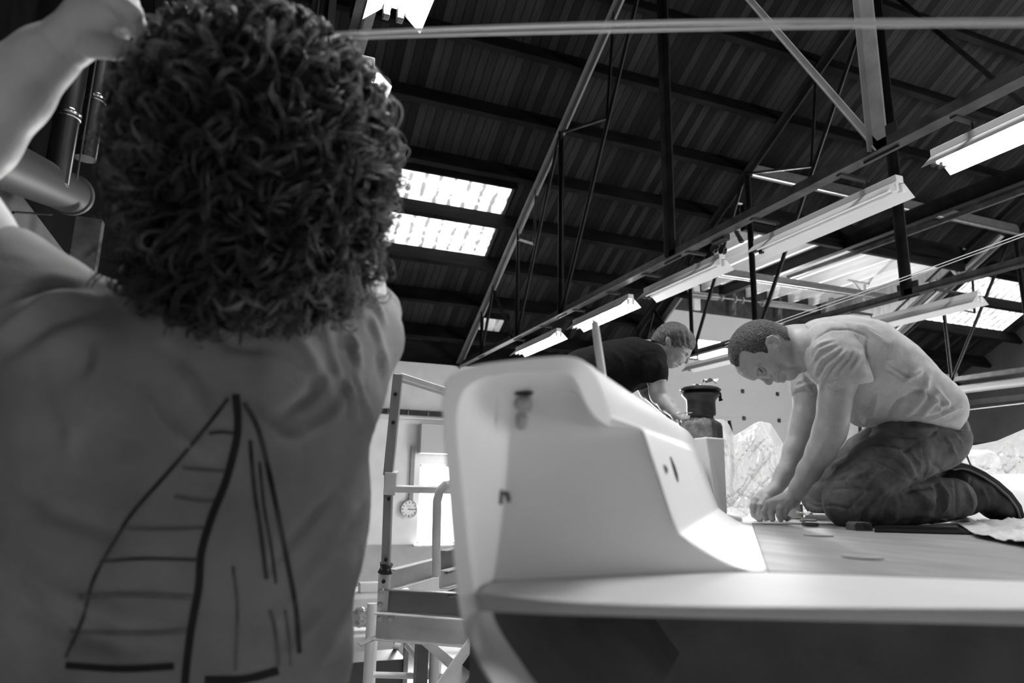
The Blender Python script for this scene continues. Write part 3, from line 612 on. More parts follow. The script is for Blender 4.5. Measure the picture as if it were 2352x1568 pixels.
# boat stands on a cradle
cr = thing('boat_cradle', 'timber and steel cradle carrying the boat hull on the hall floor', 'cradle', BF*3+BR*.8)
for f in (2.2, 4.8):
    MB().beam(bcoord(f, -.2, -2.55), bcoord(f, 1.8, -2.55), .2, .2).build('cross_beam', m_rail, cr)
    MB().box(bcoord(f, .8, -2.0), (.3, .3, 1.0)).build('keel_block', m_pale, cr)
    for s in (-.1, 1.7): MB().beam(bcoord(f, s, -2.5), bcoord(f, .8+(s-.8)*.75, -1.28), .08, .08).build('prop', m_rail, cr)

# ------------------------------------------------------------------ the winch
m_wd = mat('anodised_drum', .055, .38, metal=.55, noise=.02, nscale=30, bump=.25, bscale=120, stretch=(1, 1, 6))
m_wb = mat('dusty_winch_base', .10, .5, metal=.3, noise=.03, nscale=20)
wc = atB(1613, 1010, 2.30); wc = np.array([wc[0], wc[1], zt+.001]); S_ = float(np.dot(wc-CAM, FW))/FPX
win = thing('sheet_winch', 'dark sheet winch with a flared drum, standing on the white plinth', 'winch', wc)
R_ = lambda px: px*S_
MB().lathe(wc, [(0, 0), (R_(45), 0), (R_(46), R_(6)), (R_(46), R_(30)), (R_(43), R_(38)), (R_(30), R_(46)), (R_(27), R_(52)), (R_(28), R_(56)), (0, R_(56))], 48).build('base', m_wb, win, smooth=True)
MB().lathe(wc, [(0, R_(55)), (R_(32), R_(56)), (R_(33), R_(62)), (R_(32.5), R_(85)), (R_(34), R_(92)), (R_(40), R_(99)), (R_(43.5), R_(103)), (R_(43.5), R_(105)), (R_(38), R_(107)), (0, R_(107))], 48).build('drum', m_wd, win, smooth=True)
MB().lathe(wc, [(0, R_(104)), (R_(38), R_(105)), (R_(43), R_(108)), (R_(39), R_(111)), (R_(46), R_(113)), (R_(47), R_(116)), (R_(40), R_(121)), (R_(15), R_(124)), (0, R_(124))], 48).build('self_tailing_crown', mat('black_crown', .02, .3), win, smooth=True)
ca = wc+RI*R_(34)+np.array([0, 0, R_(112)])
MB().path([ca-RI*R_(10), ca+RI*R_(6), ca+RI*R_(11)-UP*R_(5), ca+RI*R_(12)-UP*R_(16), ca+RI*R_(14)-UP*R_(21)], [R_(3), R_(3.5), R_(4), R_(3.5), R_(5.5)], 10).build('feeder_arm', m_black, win, smooth=True)
m_film = mat('masking_film', .30, .3, noise=.16, nscale=30, bump=.5, bscale=60)
def sheet_bm(rows): return MB().grid(rows)
rw = []
for j in range(5):
    rr_ = []
    for i in range(15):
        a_ = math.radians(150+i*9.5); w_ = 1+.03*math.sin(i*2.3+j*1.7)
        r_ = R_([47, 47.5, 47, 45, 36][j])*w_; d_ = -FW*math.sin(a_-math.pi/2*0)+RI*math.cos(a_); d_ = RI*math.cos(a_)*1+(-_fh)*math.sin(a_)*-1
        rr_.append(wc+np.array([d_[0], d_[1], 0])*r_+np.array([0, 0, R_([3, 14, 28, 40, 47][j])+.002*math.sin(i*1.9+j)]))
    rw.append(rr_)
MB().grid(rw).build('masking_film', m_film, win, smooth=True, solid=.001)
def scrap(name, c, w, h, label, m=m_film, seed=1, group=None, curl=.4):
    r_ = random.Random(seed); rows_ = []
    for j in range(5):
        rows_.append([c+RI*(i/5-.5)*w*(1+.2*r_.uniform(-1, 1))+_fh*(j/4-.5)*h*.6+np.array([0, 0, 1])*(abs(math.sin(i*1.1+seed+j*.6))*curl*h+r_.uniform(0, .15)*h) for i in range(6)])
    return single(MB().grid(rows_), name, m, label, 'scrap', group, smooth=True, solid=.0008, sub=1)
m_tape = mat('white_tape', .75, .6)
scrap('tape_scrap', wc+np.array([0, 0, R_(123)])-RI*R_(8), .035, .022, 'small torn white tape scrap on the winch crown, left of the pair', m_tape, 2)
scrap('tape_scrap', wc+np.array([0, 0, R_(122)])+RI*R_(22), .05, .05, 'larger torn white tape scrap standing up on the winch crown', m_tape, 5, curl=.6)
scrap('tape_strip', wc+np.array([0, 0, R_(54)])-RI*R_(38)-_fh*.02, .07, .03, 'curled white tape strip beside the second man\'s hand at the winch', m_tape, 9)

# wrapped white stanchion sticking up behind the coaming
s0, s1 = atB(1386, 880, 1.35), atB(1366, 741, 1.35)
stn = thing('wrapped_stanchion', 'white tape wrapped pole sticking up behind the coaming', 'pole', s0-np.array([0, 0, .05]))
MB().path([s0-np.array([0, 0, .04]), s0, (s0+s1)/2, s1], [.0085, .0085, .0082, .0075], 14).build('pole', mat('wrapped_tape', .66, .5, noise=.08, nscale=14, stretch=(6, 6, .6)), stn, smooth=True)
MB().path([s1, s1+UP*.004-RI*.003, s1+UP*.008-RI*.009], [.006, .003, .001], 6).build('tape_end', m_tape, stn, smooth=True)

# ------------------------------------------------------------------ things lying on the sole
z0 = SOLE+.0005
def ring_lid(x, y, rx, lab, dz=0):
    c = atZ(x, y, z0); d_ = float(np.dot(c-CAM, FW)); r_ = rx*d_/FPX
    MB_ = MB().lathe(c, [(0, 0.0), (r_, 0.0), (r_, .0022), (r_*.93, .0032), (0, .0032)], 48); o = single(MB_, 'inspection_lid', mat('lid_grey', .22, .45, noise=.04), lab, 'lid', smooth=True)
    return o
ring_lid(1880, 1230, 32, 'thin round lid let into the grey sole, the farther and smaller looking one')
ring_lid(1981, 1281, 44, 'thin round lid let into the grey sole, the nearer one')
k0 = atZ(1861, 1208, z0); kn = thing('hand_tool', 'small dark chunky cutting tool lying on the sole by the hands', 'tool', k0)
sc_ = float(np.dot(k0-CAM, FW))/FPX; fl = np.array([RI[0], RI[1], 0])
MB().box(k0+np.array([0, 0, 8*sc_*.55]), (30*sc_, .035, 8*sc_), (fl, np.array([-fl[1], fl[0], 0]), (0, 0, 1))).build('body', mat('tool_body_dark', .07, .4, noise=.03), kn, bevel=.003)
MB().box(k0+np.array([0, 0, 13*sc_])-fl*3*sc_, (30*sc_, .03, 5*sc_), (fl, np.array([-fl[1], fl[0], 0]), (0, 0, 1))).build('grip', mat('tool_grip_grey', .25, .5, noise=.1, nscale=40), kn, bevel=.002)
MB().box(k0+np.array([0, 0, 12*sc_])-fl*17*sc_, (8*sc_, .02, 6*sc_), (fl, np.array([-fl[1], fl[0], 0]), (0, 0, 1))).build('nose', mat('tool_grip_grey'), kn, bevel=.002)
t0 = atZ(1985, 1219, z0); sc_ = float(np.dot(t0-CAM, FW))/FPX
tm = thing('sanding_block', 'dark speckled sanding block on the sole in front of the knee', 'block', t0)
prof = [(-21*sc_, 0), (21*sc_, 0), (20*sc_, 15*sc_), (14*sc_, 19*sc_), (-15*sc_, 19*sc_), (-20*sc_, 15*sc_)]
MB().prism(t0-_fh*.0, t0+_fh*.05, prof).build('block', mat('speckled_rubber', .035, .5, noise=.03, nscale=90), tm, bevel=.002)
MB().prism(t0-_fh*.001, t0+_fh*.052, [(a*1.01, b*.15) for a, b in prof]).build('base_strip', m_wb, tm)
g0 = [atZ(2008, 1222, z0), atZ(2232, 1228, z0), atZ(2195, 1213, z0), atZ(2010, 1212, z0)]
single(MB().slab([p+np.array([0, 0, .003]) for p in g0], (0, 0, -.002)), 'black_strip', mat('matt_black_strip', .005, .95, spec=.05), 'long flat black strip lying on the sole in front of the shins', 'strip')
g1 = [atZ(2008, 1212, z0), atZ(2200, 1213.5, z0), atZ(2200, 1209, z0), atZ(2010, 1208, z0)]
single(MB().slab([p+np.array([0, 0, .0035]) for p in g1], (0, 0, -.002)), 'steel_ruler', m_galv, 'thin steel ruler lying along the black strip under the shins', 'ruler')
pp = [atZ(1755, 1203, z0), atZ(1960, 1203, z0), atZ(2010, 1195, z0), atZ(1960, 1183, z0), atZ(1775, 1183, z0)]
single(MB().slab([p+np.array([0, 0, .0015]) for p in pp], (0, 0, -.001)), 'paper_sheet', mat('white_paper', .78, .7), 'large white template sheet on the sole under the hands', 'paper')
for (a_, b_, c_, d_, lab) in (((1800, 1193), (1960, 1197), (1960, 1194.5), (1810, 1191), 'thin dark strip lying across the white template sheet'),):
    single(MB().slab([atZ(*q, z0)+np.array([0, 0, .006]) for q in (a_, b_, c_, d_)], (0, 0, -.004)), 'marking_strip', mat('strip_grey', .12, .5), lab, 'strip')
pa = [atZ(x, y, z0) for x, y in ((1848, 1196), (1905, 1196), (1985, 1190), (1985, 1180), (1860, 1181))]
single(MB().slab(pa, (0, 0, .02)), 'kneeling_pad', mat('pale_foam', .68, .7), 'pale foam kneeling pad between the knees', 'pad', bevel=.008)
r0 = atZ(1824, 1188, z0); sc_ = float(np.dot(r0-CAM, FW))/FPX
tr_ = thing('tape_roll', 'grey tape roll standing on the floor behind the hands', 'tape roll', r0)
MB().lathe(r0, [(0, 0), (20*sc_, 0), (20*sc_, 30*sc_), (12*sc_, 30*sc_), (12*sc_, 28*sc_), (0, 28*sc_)], 32).build('tape_winding', mat('grey_tape', .22, .5), tr_, smooth=True)

# ------------------------------------------------------------------ plastic sheeting
m_plas = bpy.data.materials.new('clear_plastic_sheeting'); m_plas.use_nodes = True; _nt = m_plas.node_tree
_p = _nt.nodes['Principled BSDF']; _p.inputs['Base Color'].default_value = (.92, .92, .92, 1); _p.inputs['Roughness'].default_value = .15; _p.inputs['Specular IOR Level'].default_value = .8
_tr = _nt.nodes.new('ShaderNodeBsdfTransparent'); _tl = _nt.nodes.new('ShaderNodeBsdfTranslucent'); _tl.inputs[0].default_value = (.9, .9, .9, 1)
_m1 = _nt.nodes.new('ShaderNodeMixShader'); _m2 = _nt.nodes.new('ShaderNodeMixShader'); _m1.inputs[0].default_value = .3; _m2.inputs[0].default_value = .22
_tc = _nt.nodes.new('ShaderNodeTexCoord'); _n = _nt.nodes.new('ShaderNodeTexNoise'); _n.inputs['Scale'].default_value = 5; _n.inputs['Detail'].default_value = 2; _n.inputs['Distortion'].default_value = .6
_b = _nt.nodes.new('ShaderNodeBump'); _b.inputs['Strength'].default_value = .25; _b.inputs['Distance'].default_value = .05; L_ = _nt.links.new
L_(_tc.outputs['Object'], _n.inputs[0]); L_(_n.outputs['Fac'], _b.inputs['Height']); L_(_b.outputs[0], _p.inputs['Normal']); L_(_b.outputs[0], _tl.inputs['Normal'])
L_(_p.outputs[0], _m1.inputs[1]); L_(_tl.outputs[0], _m1.inputs[2]); L_(_m1.outputs[0], _m2.inputs[1]); L_(_tr.outputs[0], _m2.inputs[2]); L_(_m2.outputs[0], _nt.nodes['Material Output'].inputs[0])
def vnoise(x, y, s=0):
    return math.sin(x*1.7+y*2.3+s)+.6*math.sin(x*3.9-y*1.3+s*2.1)+.4*math.sin(x*7.1+y*5.7+s*.7)+.25*math.sin(x*13.3-y*9.1+s)
def ridged(x, y, s=0):
    o = 0; a = 1.; t = 0
    for q in range(4):
        k = 1.7**q; u = x*k*1.3+y*k*.7*(-1)**q+s+1.2*math.sin(y*k*.8+x*.5+s*1.3); o += a*(1-abs(math.sin(u)))**2; t += a; a *= .62
    return o/t
def drape(name, label, xs, top, bottom, dt, db, amp=.02, nv=26, seed=0, ridges=()):
    rows_ = []
    nx = len(xs)
    for j in range(nv):
        v = j/(nv-1); r_ = []
        for i, x in enumerate(xs):
            yt = np.interp(x, *zip(*top)); yb = np.interp(x, *zip(*bottom)); sag = v+.0
            d = np.interp(x, *zip(*dt))*(1-v)+np.interp(x, *zip(*db))*v
            y = yt+(yb-yt)*sag
            w = (ridged(i*.055, j*.085, seed)-.5)*amp*2*min(1, v*6)*min(1, (1-v)*5+.1)
            for (cx, cy, k_) in ridges:                                # folds fanning out of a peak
                a_ = math.atan2(x-cx, max(y-cy, 1)); w += k_*math.sin(a_*8+cx)*min(1, max(0, (y-cy))/60)*math.exp(-abs(a_)*.6)
            r_.append(atD(x, y, d+w))
        rows_.append(r_)
    return single(MB().grid(rows_), name, m_plas, label, 'plastic sheet', smooth=True)
drape('plastic_sheeting', 'clear plastic sheeting tented in peaks behind the winch and the hands', list(np.linspace(1640, 1870, 120)),
      [(1640, 962), (1662, 963), (1675, 975), (1686, 1000), (1700, 992), (1735, 970), (1748, 967), (1770, 972), (1782, 990), (1800, 1020), (1820, 1014), (1870, 1010)],
      [(1640, 1200), (1700, 1196), (1760, 1190), (1870, 1188)], [(1640, 3.2), (1690, 3.5), (1750, 3.3), (1870, 3.6)], [(1640, 2.6), (1870, 2.65)], .075, 80, 1, [(1748, 960, .035), (1662, 955, .03)])
drape('plastic_sheeting', 'clear plastic sheeting draped over the white coaming at the right edge', list(np.linspace(2170, 2480, 120)),
      [(2170, 1060), (2215, 1024), (2240, 1022), (2290, 1012), (2352, 985), (2480, 930)], [(2170, 1200), (2480, 1205)], [(2170, 3.9), (2480, 3.7)], [(2170, 2.9), (2480, 2.7)], .075, 80, 4, [(2380, 960, .03)])
rows_ = []
for j in range(22):
    v = j/21; r_ = []
    for i in range(46):
        u = i/45; x0 = 2165+(2240-2165)*v**1.0+0; x = x0+(2520-x0)*u; y = np.interp(v, [0, 1], [1184, np.interp(u, [0, .5, 1], [1234, 1262, 1296])])
        p = atZ(x, y, SOLE+.002); p = p+np.array([0, 0, max(.001, .008+.007*(vnoise(i*.22, j*.35, 3)+.5)*min(1, u*5+.1)*(1-v*.6))]); r_.append(p)
    rows_.append(r_)
m_plas2 = mat('crumpled_film', .66, .25, noise=.05, nscale=12, bump=.4, bscale=14)
single(MB().grid(rows_), 'crumpled_plastic', m_plas2, 'crumpled plastic film lying on the sole by the boots', 'plastic sheet', smooth=True)
scrap('crumpled_scrap', atZ(2150, 1203, z0+.003), .08, .05, 'crumpled white film scrap lying just under the boot toe side of the black strip', m_plas2, 11)
scrap('crumpled_scrap', atZ(1850, 1192, z0+.003), .05, .06, 'crumpled white scrap behind the wrists next to the tape roll', m_tape, 13)
# white foredeck pieces and small fittings seen past the man
single(MB().slab([bcoord(4.45, .62, .236), bcoord(4.45, 1.0, .236), bcoord(4.45, .98, .28), bcoord(4.45, .64, .28)], BF*.5), 'hatch_cover', m_gel, 'white rounded hatch cover seen between the arm and the thigh', 'hatch', bevel=.02)
for pts, r_, lab in ((((1674, 966), (1678, 985), (1682, 1060), (1684, 1150)), .012, 'short black fitting poking out of the plastic above the winch'), (((1812, 1036), (1815, 1002), (1817, 985), (1826, 980)), .012, 'black and chrome cleat beside the far forearm'), (((1975, 978), (1976, 1026)), .010, 'thin black post between the far arm and the shirt')):
    q = [atB(*p_, 4.3) for p_ in pts]; single(MB().path(q, r_, 8), 'deck_fitting', m_black, lab, 'fitting', smooth=True)
cq = [atD(*p_, 3.1) for p_ in ((2214, 1030), (2226, 1060), (2240, 1092), (2250, 1104))]
single(MB().path(cq, .004, 8), 'black_cable', m_black, 'thin black cable curving down behind the kneeling man\'s seat', 'cable', smooth=True)

# ------------------------------------------------------------------ cords
m_cord = mat('white_cord', .9, .6); m_wire = mat('thin_white_line', .75, .5)
def catl(pts, n=8):
    out = []; P_ = [V3(p) for p in pts]; P_ = [2*P_[0]-P_[1]]+P_+[2*P_[-1]-P_[-2]]
    for i in range(1, len(P_)-2):
        for t in np.linspace(0, 1, n, endpoint=False):
            a, b, c, d = P_[i-1:i+3]; out.append(.5*((2*b)+(c-a)*t+(2*a-5*b+4*c-d)*t*t+(3*b-a-3*c+d)*t**3))
    return out+[P_[-2]]
for dy, lab in ((-7, 'upper of the two blurred white cords stretched across the top'), (7, 'lower of the two blurred white cords stretched across the top')):
    q = [atD(x, y+dy*(1 if x < 1900 else .45 if x < 2200 else .15)*(.8 if x < 900 else 1), d) for x, y, d in ((310, 108, .92), (780, 82, .90), (1176, 68, .84), (1600, 58, .76), (2000, 54, .66), (2420, 52, .56))]
    single(MB().path(catl(q), .0022, 8), 'stretched_rope', m_cord, lab, 'rope', 'stretched white cords', smooth=True)
for dy, lab in ((-2.5, 'upper thin white line rising to the right above the kneeling man'), (4, 'lower thin white line rising to the right above the kneeling man')):
    q = [atD(x, y+dy, d) for x, y, d in ((1665, 792, 4.4), (1775, 745, 4.2), (2060, 645, 3.7), (2420, 513, 3.2))]
    single(MB().path(catl(q), .0027, 6), 'thin_line', m_wire, lab, 'line', 'thin white lines', smooth=True)
single(MB().path([atD(2190, 945, 4.5), atD(2420, 918, 4.2)], .004, 6), 'thin_line', m_wire, 'thin white line across the grey gable wall behind the shirt hem', 'line', smooth=True)
single(MB().path(catl([atD(1460, 885, 3.2), atD(1475, 903, 3.2), atD(1492, 915, 3.2), atD(1503, 920, 3.2)]), .0035, 6), 'white_loop', m_wire, 'white cord loop hanging under the second man\'s chest, lower strand', 'cord', smooth=True)
single(MB().path(catl([atD(1468, 878, 3.2), atD(1482, 890, 3.2), atD(1496, 903, 3.2)]), .003, 6), 'white_loop', m_wire, 'white cord loop hanging under the second man\'s chest, upper strand', 'cord', smooth=True)
# ================================================================== PEOPLE
# soft bodies are grown from joints with radii, blended and meshed
class Soft:
    def __init__(s, d0): s.p = []; s.d0 = d0
    def pt(s, x, y, d=None): return atD(x, y, s.d0 if d is None else d)
    def rad(s, r, d=None): return r*(s.d0 if d is None else d)/FPX
    def cone(s, a, b, k=14, neg=False):
        """a, b = (px, py, depth, radius px)"""
        s.p.append(('c', s.pt(*a[:3]), s.pt(*b[:3]), s.rad(a[3], a[2]), s.rad(b[3], b[2]), s.rad(k), neg)); return s
    def chain(s, pts, k=14):
        for a, b in zip(pts[:-1], pts[1:]): s.cone(a, b, k)
        return s
    def ball(s, x, y, d, r, k=14, neg=False): return s.cone((x, y, d, r), (x+.01, y, d, r), k, neg)
    def ell(s, x, y, d, a, b, c, ang=0, k=14, neg=False):
        """semi axes a, b in px (a turned ang degrees in the view), c in metres in depth"""
        t = math.radians(ang); e1 = RI*math.cos(t)+UP*math.sin(t); e2 = -RI*math.sin(t)+UP*math.cos(t)
        s.p.append(('e', s.pt(x, y, d), (e1, e2, FW), (s.rad(a, d), s.rad(b, d), c), None, s.rad(k), neg)); return s
    def field(s, G):
        F_ = np.full(G[0].shape, 1.0, np.float32)
        ax = [G[0][:, 0, 0], G[1][0, :, 0], G[2][0, 0, :]]
        for pr in s.p:
            if pr[0] == 'c': lo = np.minimum(pr[1], pr[2])-max(pr[3], pr[4]); hi = np.maximum(pr[1], pr[2])+max(pr[3], pr[4])
            else: m = max(pr[3]); lo = pr[1]-m; hi = pr[1]+m
            mg = pr[5]+.02; sl = []
            for i in range(3):
                i0 = int(np.searchsorted(ax[i], lo[i]-mg)); i1 = int(np.searchsorted(ax[i], hi[i]+mg)); sl.append(slice(i0, i1))
            sl = tuple(sl)
            if any(q.start >= q.stop for q in sl): continue
            X_, Y_, Z_ = G[0][sl], G[1][sl], G[2][sl]
            if pr[0] == 'c':
                a, b, r1, r2 = pr[1], pr[2], pr[3], pr[4]; d = b-a; L2 = max(float(d@d), 1e-12)
                px, py, pz = X_-a[0], Y_-a[1], Z_-a[2]
                t = np.clip((px*d[0]+py*d[1]+pz*d[2])/L2, 0, 1)
                D_ = np.sqrt((px-d[0]*t)**2+(py-d[1]*t)**2+(pz-d[2]*t)**2)-(r1+(r2-r1)*t)
            else:
                c, A, R3 = pr[1], pr[2], pr[3]; px, py, pz = X_-c[0], Y_-c[1], Z_-c[2]
                q = [(px*A[i][0]+py*A[i][1]+pz*A[i][2])/R3[i] for i in range(3)]
                k0 = np.sqrt(q[0]**2+q[1]**2+q[2]**2)+1e-9; k1 = np.sqrt((q[0]/R3[0])**2+(q[1]/R3[1])**2+(q[2]/R3[2])**2)+1e-9
                D_ = k0*(k0-1)/k1
            k = max(pr[5], 1e-5); f = F_[sl]
            if pr[6]:
                h = np.maximum(k-np.abs(-f-D_), 0)/k; F_[sl] = -(np.minimum(-f, D_)-h*h*k*.25)
            else:
                h = np.maximum(k-np.abs(f-D_), 0)/k; F_[sl] = np.minimum(f, D_)-h*h*k*.25
        return F_
    def bounds(s):
        lo = np.full(3, 1e9); hi = -lo
        for pr in s.p:
            if pr[6]: continue
            if pr[0] == 'c': r = max(pr[3], pr[4]); l = np.minimum(pr[1], pr[2])-r; h = np.maximum(pr[1], pr[2])+r
            else: r = max(pr[3]); l = pr[1]-r; h = pr[1]+r
            lo = np.minimum(lo, l); hi = np.maximum(hi, h)
        return lo, hi
    def mesh(s, h, box=None):
        lo, hi = s.bounds() if box is None else box; lo = lo-3*h; hi = hi+3*h
        ax = [np.arange(lo[i], hi[i]+h, h) for i in range(3)]; G = np.meshgrid(*ax, indexing='ij'); f = s.field(G)
        return surface_nets(f, ax)
def surface_nets(f, ax):
    ins = f < 0; nx, ny, nz = f.shape
    c = np.zeros((nx-1, ny-1, nz-1), np.int8)
    for i in (0, 1):
        for j in (0, 1):
            for k in (0, 1): c += ins[i:nx-1+i, j:ny-1+j, k:nz-1+k]
    act = (c > 0) & (c < 8); idx = np.full(c.shape, -1, np.int64); I = np.argwhere(act); idx[act] = np.arange(len(I))
    P = np.zeros((len(I), 3)); N = np.zeros(len(I))
    co = [(i, j, k) for i in (0, 1) for j in (0, 1) for k in (0, 1)]
    for a in co:
        for ax_ in range(3):
            if a[ax_]: continue
            b = list(a); b[ax_] = 1
            fa = f[I[:, 0]+a[0], I[:, 1]+a[1], I[:, 2]+a[2]]; fb = f[I[:, 0]+b[0], I[:, 1]+b[1], I[:, 2]+b[2]]
            m = (fa < 0) != (fb < 0); t = np.where(m, fa/(fa-fb+1e-20), 0)
            for q in range(3): P[:, q] += np.where(m, a[q]+(t if q == ax_ else 0), 0)
            N += m
    P = P/N[:, None]+I; h = ax[0][1]-ax[0][0]
    P = P*h+np.array([ax[0][0], ax[1][0], ax[2][0]])
    Q = []
    for d in range(3):
        s0 = [slice(1, -1)]*3; s0[d] = slice(0, None)
        A = ins[tuple(slice(0, n-1) if q == d else slice(1, n-1) for q, n in enumerate(f.shape))]
        B = ins[tuple(slice(1, n) if q == d else slice(1, n-1) for q, n in enumerate(f.shape))]
        E_ = np.argwhere(A != B); fl = A[tuple(E_.T)]
        o1, o2 = [(1, 2), (2, 0), (0, 1)][d]; E2 = E_.copy()
        for q in range(3):
            if q != d: E2[:, q] += 1
        def g(u, v): z = E2.copy(); z[:, o1] -= u; z[:, o2] -= v; return idx[tuple(z.T)]
        q4 = np.stack([g(0, 0), g(1, 0), g(1, 1), g(0, 1)], 1); q4[~fl] = q4[~fl][:, ::-1]; Q.append(q4)
    Q = np.concatenate(Q); Q = Q[(Q >= 0).all(1)]
    return P, Q
def proj(P):
    d = P-CAM; k = d@FW; return 1176+FPX*(d@RI)/k, 784-FPX*(d@UP)/k, k
def normals(P, Q):
    a, b, c, d = (P[Q[:, i]] for i in range(4)); n = np.cross(c-a, d-b); N = np.zeros_like(P)
    for i in range(4): np.add.at(N, Q[:, i], n)
    return N/(np.linalg.norm(N, axis=1)[:, None]+1e-12)
def smooth_mesh(P, Q, it=2, lam=.5):
    for _ in range(it):
        S_ = np.zeros_like(P); C_ = np.zeros(len(P))
        for i in range(4):
            a, b = Q[:, i], Q[:, (i+1) % 4]; np.add.at(S_, a, P[b]); np.add.at(C_, a, 1); np.add.at(S_, b, P[a]); np.add.at(C_, b, 1)
        P = P+lam*(S_/np.maximum(C_, 1)[:, None]-P)
    return P
def keep(P, Q, mask):
    q = Q[mask[Q].all(1)]; u, inv = np.unique(q, return_inverse=True); return P[u], inv.reshape(q.shape)
def biggest(P, Q):
    """keep the largest connected surface"""
    L = np.arange(len(P))
    for _ in range(400):
        M = L.copy(); np.minimum.at(M, Q[:, 0], L[Q].min(1))
        m = L[Q].min(1); M = L.copy()
        for i in range(4): np.minimum.at(M, Q[:, i], m)
        M = M[M]
        if (M == L).all(): break
        L = M
    u, c = np.unique(L, return_counts=True)
    return keep(P, Q, L == u[c.argmax()]) if len(u) > 1 else (P, Q)
def seg_dist(x, y, pts):
    best = np.full(len(x), 1e9); prm = np.zeros(len(x)); n = len(pts)-1
    for i in range(n):
        (x0, y0), (x1, y1) = pts[i], pts[i+1]; dx, dy = x1-x0, y1-y0; L = dx*dx+dy*dy+1e-9
        t = np.clip(((x-x0)*dx+(y-y0)*dy)/L, 0, 1); d = np.hypot(x-x0-dx*t, y-y0-dy*t); m = d < best
        best = np.where(m, d, best); prm = np.where(m, (i+t)/n, prm)
    return best, prm
def folds(P, Q, strokes, d0, facing=True):
    """cloth folds and creases: (points px, half width px, height px); raised or sunk along the surface normal"""
    N = normals(P, Q); x, y, k = proj(P); f = np.clip(-(N@FW)*2.0+.15, 0, 1) if facing else 1.
    D_ = np.zeros(len(P))
    for st in strokes:
        pts, w, h = st[:3]; d, t = seg_dist(x, y, pts); D_ += h*np.exp(-(d/w)**2)*np.sin(np.pi*np.clip(t, .04, .96))**.5
    return P+N*(D_*f*d0/FPX)[:, None]
def noise3(P, sc, seed=0):
    r = np.random.RandomState(seed); o = np.zeros(len(P))
    for i in range(9):
        w = r.normal(size=3)*sc*(1+.35*i); o += np.sin(P@w+r.rand()*6.28)/(1+.3*i)
    return o/3
def to_obj(name, parts, m, parent, smooth=True, **kw):
    V = []; Fq = []; k = 0
    for P, Q in parts: V.append(P); Fq.append(Q+k); k += len(P)
    V = np.concatenate(V); Fq = np.concatenate(Fq); o3 = (V.min(0)+V.max(0))/2
    me = bpy.data.meshes.new(name); me.vertices.add(len(V)); me.vertices.foreach_set('co', (V-o3).astype(np.float32).ravel())
    me.loops.add(Fq.size); me.loops.foreach_set('vertex_index', Fq.astype(np.int32).ravel()); me.polygons.add(len(Fq))
    me.polygons.foreach_set('loop_start', np.arange(0, Fq.size, 4, dtype=np.int32)); me.polygons.foreach_set('loop_total', np.full(len(Fq), 4, np.int32))
    me.update(calc_edges=True); me.validate(); me.polygons.foreach_set('use_smooth', np.ones(len(Fq), bool)); me.materials.append(m)
    o = bpy.data.objects.new(name, me); COL.objects.link(o); o.parent = parent; o.location = Vector(o3)-wloc(parent)
    for kk, vv in kw.items(): o[kk] = vv
    return o
def inside(x, y, poly):
    c = np.zeros(len(x), bool); n = len(poly)
    for i in range(n):
        (x0, y0), (x1, y1) = poly[i], poly[(i+1) % n]
        m = ((y0 > y) != (y1 > y)) & (x < (x1-x0)*(y-y0)/(y1-y0+1e-12)+x0); c ^= m
    return c

m_skin = mat('skin', .38, .5, noise=.04, nscale=30, bump=.12, bscale=220, sub=.15)
m_skin_l = mat('skin_lit', .62, .5, noise=.04, nscale=20, bump=.1, bscale=120)  # foreground man's skin made lighter to stand in for light on his arm
m_skin_d = mat('skin_tanned', .30, .5, noise=.04, nscale=30, bump=.12, bscale=220, sub=.12)
m_tee = mat('grey_marl_cotton', .46, .85, spec=.15, noise=.03, nscale=60, bump=.25, bscale=260)
m_tee2 = mat('black_cotton', .008, .9, spec=.12, noise=.002, nscale=60, bump=.2, bscale=260)
m_tee3 = mat('light_cotton', .26, .85, spec=.15, noise=.03, nscale=14, bump=.1, bscale=160)
m_trs = mat('dusty_work_trousers', .10, .85, spec=.15, noise=.05, nscale=14, bump=.3, bscale=200)
m_trs2 = mat('dark_trousers', .03, .85, noise=.01)
m_boot = mat('black_boot', .018, .65, spec=.3, noise=.01, nscale=30, bump=.2)
m_sole_r = mat('boot_sole_rubber', .10, .55, noise=.02)
m_hair_s = mat('short_dark_hair', .045, .6, noise=.04, nscale=130, bump=.9, bscale=170)
m_hair_m = mat('straight_brown_hair', .05, .45, noise=.03, nscale=60, stretch=(3, 3, .6), bump=.8, bscale=70)
m_iris = mat('eye_dark', .02, .2)
m_seam = mat('seam_thread', .03, .8)

# ------------------------------------------------------------------ kneeling man in a grey T-shirt
km = thing('person', 'man in grey T-shirt and dusty work trousers kneeling with head bent over both hands', 'person', atD(2060, 1200, 2.3))
b = Soft(2.2); H = 2.20
# head in profile, bent down
b.ell(1738, 797, H, 66, 57, .076, -136, 10)
b.ball(1722, 838, H, 30, 16).ball(1724, 842, H-.025, 20, 12).ball(1724, 842, H+.03, 22, 12)
b.ball(1764, 835, H-.022, 33, 14).ball(1764, 835, H+.022, 33, 14)
b.cone((1786, 808, H-.04, 22), (1812, 848, H-.018, 19), 12).cone((1786, 808, H+.04, 22), (1812, 848, H+.018, 19), 12)
b.ell(1813, 858, H, 17, 16, .024, 20, 8)
b.ell(1786, 858, H, 20, 17, .030, 0, 10)
b.cone((1738, 856, H, 9), (1764, 874, H, 7.5), 7).ball(1766, 875.5, H, 8.6, 5).ball(1773, 869, H-.013, 6.2, 4).ball(1773, 869, H+.013, 6.2, 4)
b.cone((1712, 858, H-.03, 8), (1730, 866, H-.014, 8), 7).cone((1712, 858, H+.03, 8), (1730, 866, H+.014, 8), 7)
